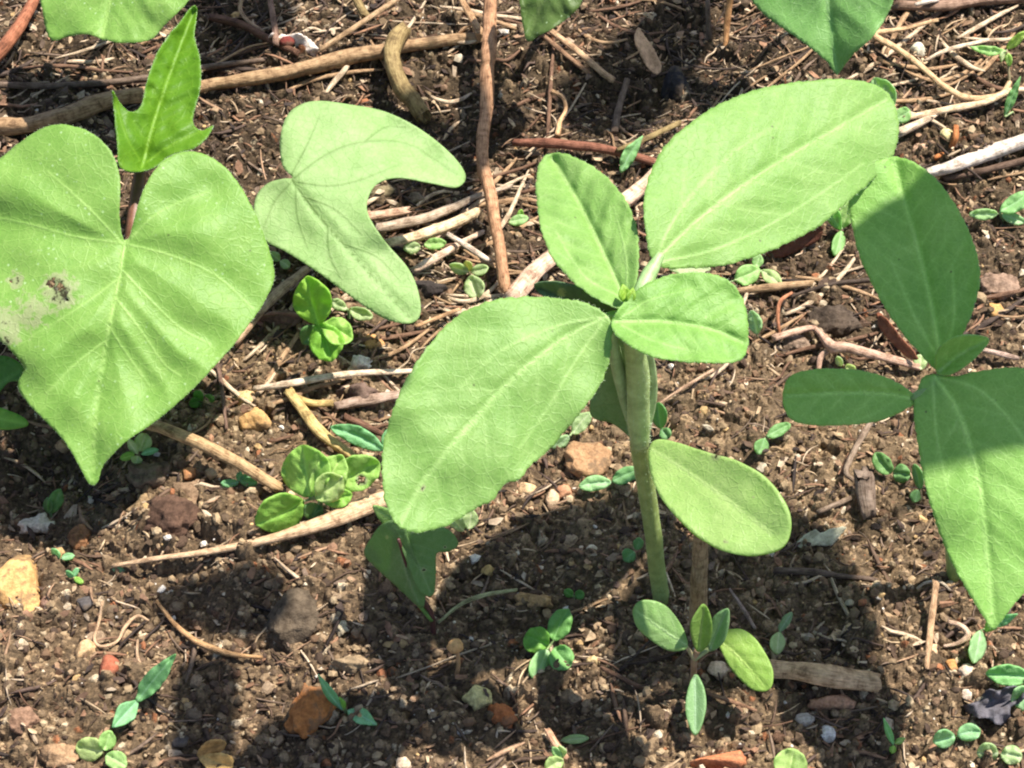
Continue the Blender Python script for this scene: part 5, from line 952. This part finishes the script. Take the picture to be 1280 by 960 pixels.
link('cap', mesh_np('cap', v*r0+c0_-b0, f), M['stone'], p, None, lin((206, 158, 104)))
scrap('husk', 'husk', 'split ochre husk at the bottom edge, upper flap', [(246, 944), (254, 932), (266, 926), (280, 928), (276, 938), (262, 942), (252, 948)], [(247, 944, .2), (280, 930, .6), (262, 926, .6)], [(247, 944), (264, 936), (279, 930)], lin((204, 156, 92)), 6, quilt=.04, fold=.2, thick=.05)
scrap('husk', 'husk', 'split ochre husk at the bottom edge, lower flap', [(250, 946), (268, 942), (288, 946), (290, 956), (282, 968), (268, 968), (256, 958)], [(250, 946, .3), (288, 956, .5), (268, 968, .2)], [(250, 946), (270, 954), (288, 958)], lin((214, 172, 104)), 7, quilt=.04, fold=.2, thick=.05)
scrap('dead_leaf_scrap', 'dead leaf', 'brown curled leaf strip between the shaded right leaf and left leaf', [(1098, 394), (1110, 402), (1124, 420), (1142, 440), (1146, 450), (1130, 444), (1112, 426), (1100, 410)], [(1098, 394, .9), (1144, 448, .6), (1112, 426, .4)], [(1098, 394), (1120, 420), (1144, 448)], lin((134, 84, 60)), 8, quilt=.04, fold=.25, thick=.04)
scrap('dead_leaf_scrap', 'dead leaf', 'dark reddish dead leaf under the edge of the big upper leaf', [(958, 318), (985, 296), (1010, 280), (1028, 284), (1024, 300), (1000, 312), (976, 322)], [(960, 318, .3), (1026, 284, .6), (985, 296, .8)], [(960, 318), (995, 302), (1026, 286)], lin((104, 62, 44)), 9, quilt=.08, fold=.3, thick=.03)
scrap('dead_leaf_scrap', 'dead leaf', 'brown papery bark leaf on the soil under the pinkish straw', [(322, 398), (345, 390), (372, 394), (374, 404), (350, 412), (326, 408)], [(322, 400, .3), (374, 398, .5), (348, 390, .7)], [(322, 402), (348, 400), (373, 400)], lin((146, 112, 98)), 10, quilt=.06, fold=.2, thick=.04)

# ------------------------------------------------------------------ pebbles and grit one could still pick up: small, alike
def grit(n, seed):
    r_ = np.random.default_rng(seed); v0, f0 = ico(2); meshes = []
    for k in range(8):
        v = v0.copy()
        for _ in range(7):
            nn = r_.normal(size=3); nn /= np.linalg.norm(nn); d = r_.uniform(.5, .85); s = v@nn; v = v-np.maximum(s-d, 0)[:, None]*nn
        v = v*(1+.25*fbm(v[:, 0:1]*2+k, v[:, 1:2]*2+v[:, 2:3], 3, k)); me = mesh_np('small_clod', v, f0, False); me.materials.append(M['clod']); meshes.append(me)
    pal = [lin(c) for c in [(126, 100, 78), (144, 116, 92), (104, 82, 66), (156, 128, 100), (118, 88, 68), (96, 76, 62), (172, 146, 118)]]
    for i in range(n):
        px, py = r_.uniform(10, 1270), r_.uniform(20, 950)
        b = onground(px, py, 0.02); r = 0.13*(2.0)**r_.uniform(0, 1)**1.5
        o = bpy.data.objects.new('small_clod', meshes[i % 8]); COL.objects.link(o); o.location = Vector(b*S)
        o.scale = (r*r_.uniform(.8, 1.3), r*r_.uniform(.8, 1.2), r*r_.uniform(.6, .9)); o.rotation_euler = tuple(r_.uniform(-3, 3, 3)*np.array([.15, .15, 1]))
        o.color = tuple(np.array(pal[r_.integers(0, len(pal))])*r_.uniform(.8, 1.15))+(1,)
        tag(o, 'small brown soil clod lying loose among crumbs of the bed', 'clod', 'small loose soil clods')
grit(200, 5)

# ------------------------------------------------------------------ unseen sunflower outside the frame, its leaf shaped to shade the right seedling
def shade_poly(pts, z):      # where a leaf at height z must hang for its shade to reach these spots (px, py, height)
    out = []
    for px, py, h in pts:
        q = WP(px, py, h); out.append(np.array([q[0]-SHX*(z-h), q[1]-SHY*(z-h), z]))
    return out
def shade_leaf(parent, origin, poly, seed, color=G_SUN2):
    """unseen blade outlined by the shade it has to cast, flat and bent a little"""
    P = np.array(poly); o2 = closed_curve(P[:, :2], 0.35); x0, y0 = o2.min(0); x1, y1 = o2.max(0)
    gx, gy = np.meshgrid(np.arange(x0, x1, .35), np.arange(y0, y1, .35)); Q = np.stack([gx.ravel(), gy.ravel()], -1)
    Q = Q[inside(Q, o2)]; Q = Q[seg_dist(Q, np.vstack([o2, o2[:1]])) > .2]
    r = delaunay_2d_cdt([Vector(q) for q in np.vstack([o2, Q])], [], [list(range(len(o2)))], 1, 1e-5, False)
    A = np.array([v[:] for v in r[0]]); F = np.array([f for f in r[2] if len(f) == 3]); z = P[:, 2].mean()+.25*vnoise(A[:, 0]/3, A[:, 1]/3, seed)
    V = np.column_stack([A, z]); o = link('leaf', mesh_np('leaf', V-origin, F, True, {'vein': np.zeros(len(V)), 'scar': np.zeros(len(V))}), M['high'], parent, None, (0.5, 0.74, 0.3))
    return o
ZL = 30.0
pol = shade_poly([(1030, 330, 10.6), (1080, 300, 11), (1130, 275, 11.2), (1180, 252, 11.3), (1240, 225, 11.3), (1300, 300, 10.5), (1330, 420, 10), (1330, 520, 9.5), (1290, 566, 9.0), (1220, 564, 9.0), (1150, 552, 9.2), (1060, 542, 9.6), (985, 540, 9.7), (968, 500, 10), (975, 420, 10.2)], ZL)
cen = np.mean(pol, 0); b0 = np.array([cen[0]+13, cen[1]+9, 0.0]); b0[2] = float(ground_z(b0[0], b0[1]))
p = empty('unseen_shade_sunflower', b0, 'unseen sunflower outside the frame, its leaf shaped to shade the right seedling', 'sunflower')
shade_leaf(p, b0, pol, 3)
def stem_hairs(o, origin, parent, n=900):
    me = o.data; hv = []; hf = []; V = np.array([v.co[:] for v in me.vertices])/S; N = np.array([v.normal[:] for v in me.vertices])
    for _ in range(n):
        i = random.randrange(len(V)); j_ = min(len(V)-1, i+random.choice([1, 14])); t_ = random.random(); p_ = V[i]*(1-t_)+V[j_]*t_; d = N[i]+np.array([random.gauss(0, .4) for _ in range(3)]); d /= np.linalg.norm(d)+1e-9
        if np.linalg.norm(V[i]-V[j_]) > 0.7: continue
        sd = np.cross(d, [.2, .1, 1]); sd /= np.linalg.norm(sd)+1e-9; s2 = np.cross(d, sd); w_ = .003; k = len(hv); ll = random.uniform(.04, .12)
        hv += [p_+sd*w_, p_-sd*w_*.6+s2*w_, p_-sd*w_*.6-s2*w_, p_+d*ll]; hf += [(k, k+1, k+3), (k+1, k+2, k+3), (k+2, k, k+3)]
    h = link('hair', mesh_np('hair', np.array(hv), np.array(hf), True), M['hair'], o); h['kind'] = 'stuff'
stem_hairs(us, None, None)
stem_hairs(ls_, None, None, 500)
def wstem(parent, origin, pts, r, name, color):
    link(name, tube_mesh(name, np.array(pts), np.array(r), 10, 1, .05, 3, origin), M['stem'], parent, None, color)
wstem(p, b0, [b0, b0+np.array([.3, .2, 14]), b0+np.array([0, 0, 31])], [.5, .45, .3], 'stem', (0.22, 0.32, 0.1))
e = pol[5]; wstem(p, b0, [b0+np.array([0, 0, 29]), (b0+np.array([0, 0, 31])+e)/2+np.array([0, 0, .8]), e], [.2, .17, .1], 'leaf_stalk', (0.25, 0.38, 0.12))

ZV = 27.0
plys = [shade_poly([(478, 150, 0), (520, 120, 0), (575, 130, 0), (604, 180, 0), (600, 240, 0), (560, 262, 0), (500, 255, 0), (470, 200, 0)], ZV),
        shade_poly([(235, -10, 0), (330, -20, 0), (372, 20, 0), (330, 62, 0), (280, 90, 0), (240, 80, 0)], ZV+1),
        shade_poly([(690, 120, 0), (740, 90, 0), (800, 60, 0), (850, -20, 0), (900, 20, 0), (885, 60, 0), (850, 110, 0), (800, 165, 0), (730, 170, 0)], ZV+.5)]
b0 = np.array([plys[0][0][0]+3, plys[0][0][1]+14, 0.0]); b0[2] = float(ground_z(b0[0], b0[1]))  # unseen vine, added so its leaves darken patches of far soil
p = empty('added_shade_vine', b0, 'unseen vine added beyond the top of the frame, leaves shaped to shade the far soil', 'vine')
tops = b0+np.array([0, 0, 30]); wstem(p, b0, [b0, b0+np.array([.5, -.2, 15]), tops], [.3, .28, .2], 'stem', (0.2, 0.1, 0.06))
for k, pl_ in enumerate(plys):
    shade_leaf(p, b0, pl_, 11+k, G_VINE); e = np.mean(pl_, 0); wstem(p, b0, [tops-np.array([0, 0, 1.0+k]), (tops+e)/2+np.array([0, 0, .6]), e], [.15, .12, .08], 'leaf_stalk', (0.25, 0.3, 0.1))

# ------------------------------------------------------------------ single straw fragments among the litter
r_ = np.random.default_rng(77); protos = []
for k in range(16):
    L = [.8, 1.2, 1.9, 3.4][k % 4]; n_ = 5; xsn = np.linspace(-L/2, L/2, n_); P = np.column_stack([xsn, r_.normal(0, .05, n_), r_.normal(0, .02, n_)])
    me = tube_mesh('straw_bit', P, np.array([.7, 1, 1, .95, .75])*([.03, .045, .06][k % 3] if k % 4 < 3 else .035), 7, .6, .2, 600+k, (0, 0, 0), .8, 3); me.materials.append(M['wood']); protos.append(me)
KINDS_ = [('pale', (216, 194, 166)), ('tan', (182, 150, 116)), ('brown', (128, 98, 78)), ('dark grey', (86, 72, 64))]
ZONES = [((430, 150, 690, 440), 80, 'beside the reddish twig'), ((640, 20, 1000, 240), 75, 'on the far soil behind the middle seedling'), ((0, 10, 430, 150), 50, 'around the long tan branch'), ((260, 400, 520, 570), 28, 'between heart leaf and drooping leaf'),
         ((1000, 20, 1280, 240), 42, 'around the looped straw'), ((900, 330, 1150, 480), 18, 'near the pinkish branched twig'), ((20, 600, 1270, 950), 26, 'on the open near soil')]
for (x0, y0, x1, y1), n_, where in ZONES:
    for i in range(n_):
        px, py = r_.uniform(x0, x1), r_.uniform(y0, y1); b = onground(px, py, r_.uniform(0.0, .16)); kn, kc = KINDS_[r_.integers(0, 4)]
        o = bpy.data.objects.new('straw_bit', protos[r_.integers(0, 16)]); COL.objects.link(o); o.location = Vector(b*S)
        o.rotation_euler = (r_.uniform(-3, 3), r_.normal(0, .1), r_.normal(.3, .75)); q = r_.uniform(.7, 1.25); o.scale = (q, q, q); o.color = tuple(np.array(lin(kc))*r_.uniform(.85, 1.12))+(1,)
        tag(o, f'{kn} straw fragment lying {where}', 'straw', f'short {kn} straw fragments {where}')

ply2 = [shade_poly([(188, 748, 0), (215, 728, 0), (262, 734, 0), (300, 722, 0), (342, 730, 0), (352, 765, 0), (345, 800, 0), (300, 806, 0), (250, 790, 0), (215, 786, 0)], 26.0),
        shade_poly([(212, 862, 0), (240, 826, 0), (270, 836, 0), (292, 832, 0), (300, 850, 0), (296, 905, 0), (288, 975, 0), (250, 985, 0), (205, 960, 0), (222, 905, 0)], 28.0)]
b0 = np.array([-27.0, -4.0, 0.0]); b0[2] = float(ground_z(b0[0], b0[1]))  # second unseen vine, added only for its shade on the near left soil
p = empty('added_shade_vine', b0, 'unseen vine added beyond the left frame edge, leaves shaped to shade the near left soil', 'vine')
tops = b0+np.array([0, 0, 28]); wstem(p, b0, [b0, b0+np.array([-.5, -.2, 15]), tops], [.3, .28, .2], 'stem', (0.2, 0.1, 0.06))
for k, pl_ in enumerate(ply2):
    shade_leaf(p, b0, pl_, 21+k, G_VINE); e = np.mean(pl_, 0); wstem(p, b0, [tops-np.array([0, 0, .6*k]), (tops+e)/2+np.array([0, 0, .6]), e], [.12, .10, .08], 'leaf_stalk', (0.25, 0.3, 0.1))

# ------------------------------------------------------------------ long thin straws tangled over the far soil
r_ = np.random.default_rng(99)
for (x0, y0, x1, y1), n_, where in [((430, 200, 700, 420), 34, 'in the tangle behind the middle seedling'), ((0, 0, 640, 130), 30, 'in the tangle along the top left'), ((640, 0, 1280, 150), 34, 'in the tangle along the top right'),
                                     ((250, 330, 520, 540), 18, 'across the soil under the pale lobed leaf'), ((880, 330, 1280, 450), 14, 'across the soil behind the right seedling')]:
    for i in range(n_):
        L = r_.uniform(50, 150); a = r_.normal(-.3, .45); px, py = r_.uniform(x0, x1), r_.uniform(y0, y1); bnd = r_.normal(0, 8); kn, kc = KINDS_[r_.choice(4, p=[.38, .3, .2, .12])]; w = r_.uniform(3, 7); P = []
        lift = r_.uniform(.05, .35)
        for t in np.linspace(-.5, .5, 5): P.append(onground(px+math.cos(a)*L*t, py+math.sin(a)*L*t+bnd*(1-4*t*t), lift*(1-3.2*t*t)))
        P = np.array(P); P[:, 2] = P[:, 2]*.35+np.linspace(P[0, 2], P[-1, 2], 5)*.65+.05
        R = w*.5*np.array([.6, 1, 1, .9, .5])*pxscale(P[2]); o = link('straw', tube_mesh('straw', P, R, 7, .8, .2, 1300+i+int(x0), P[2], .8, 4), M['wood'], None, P[2], lin(kc))
        tag(o, f'long thin {kn} straw lying {where}', 'straw', f'long thin {kn} straws {where}')
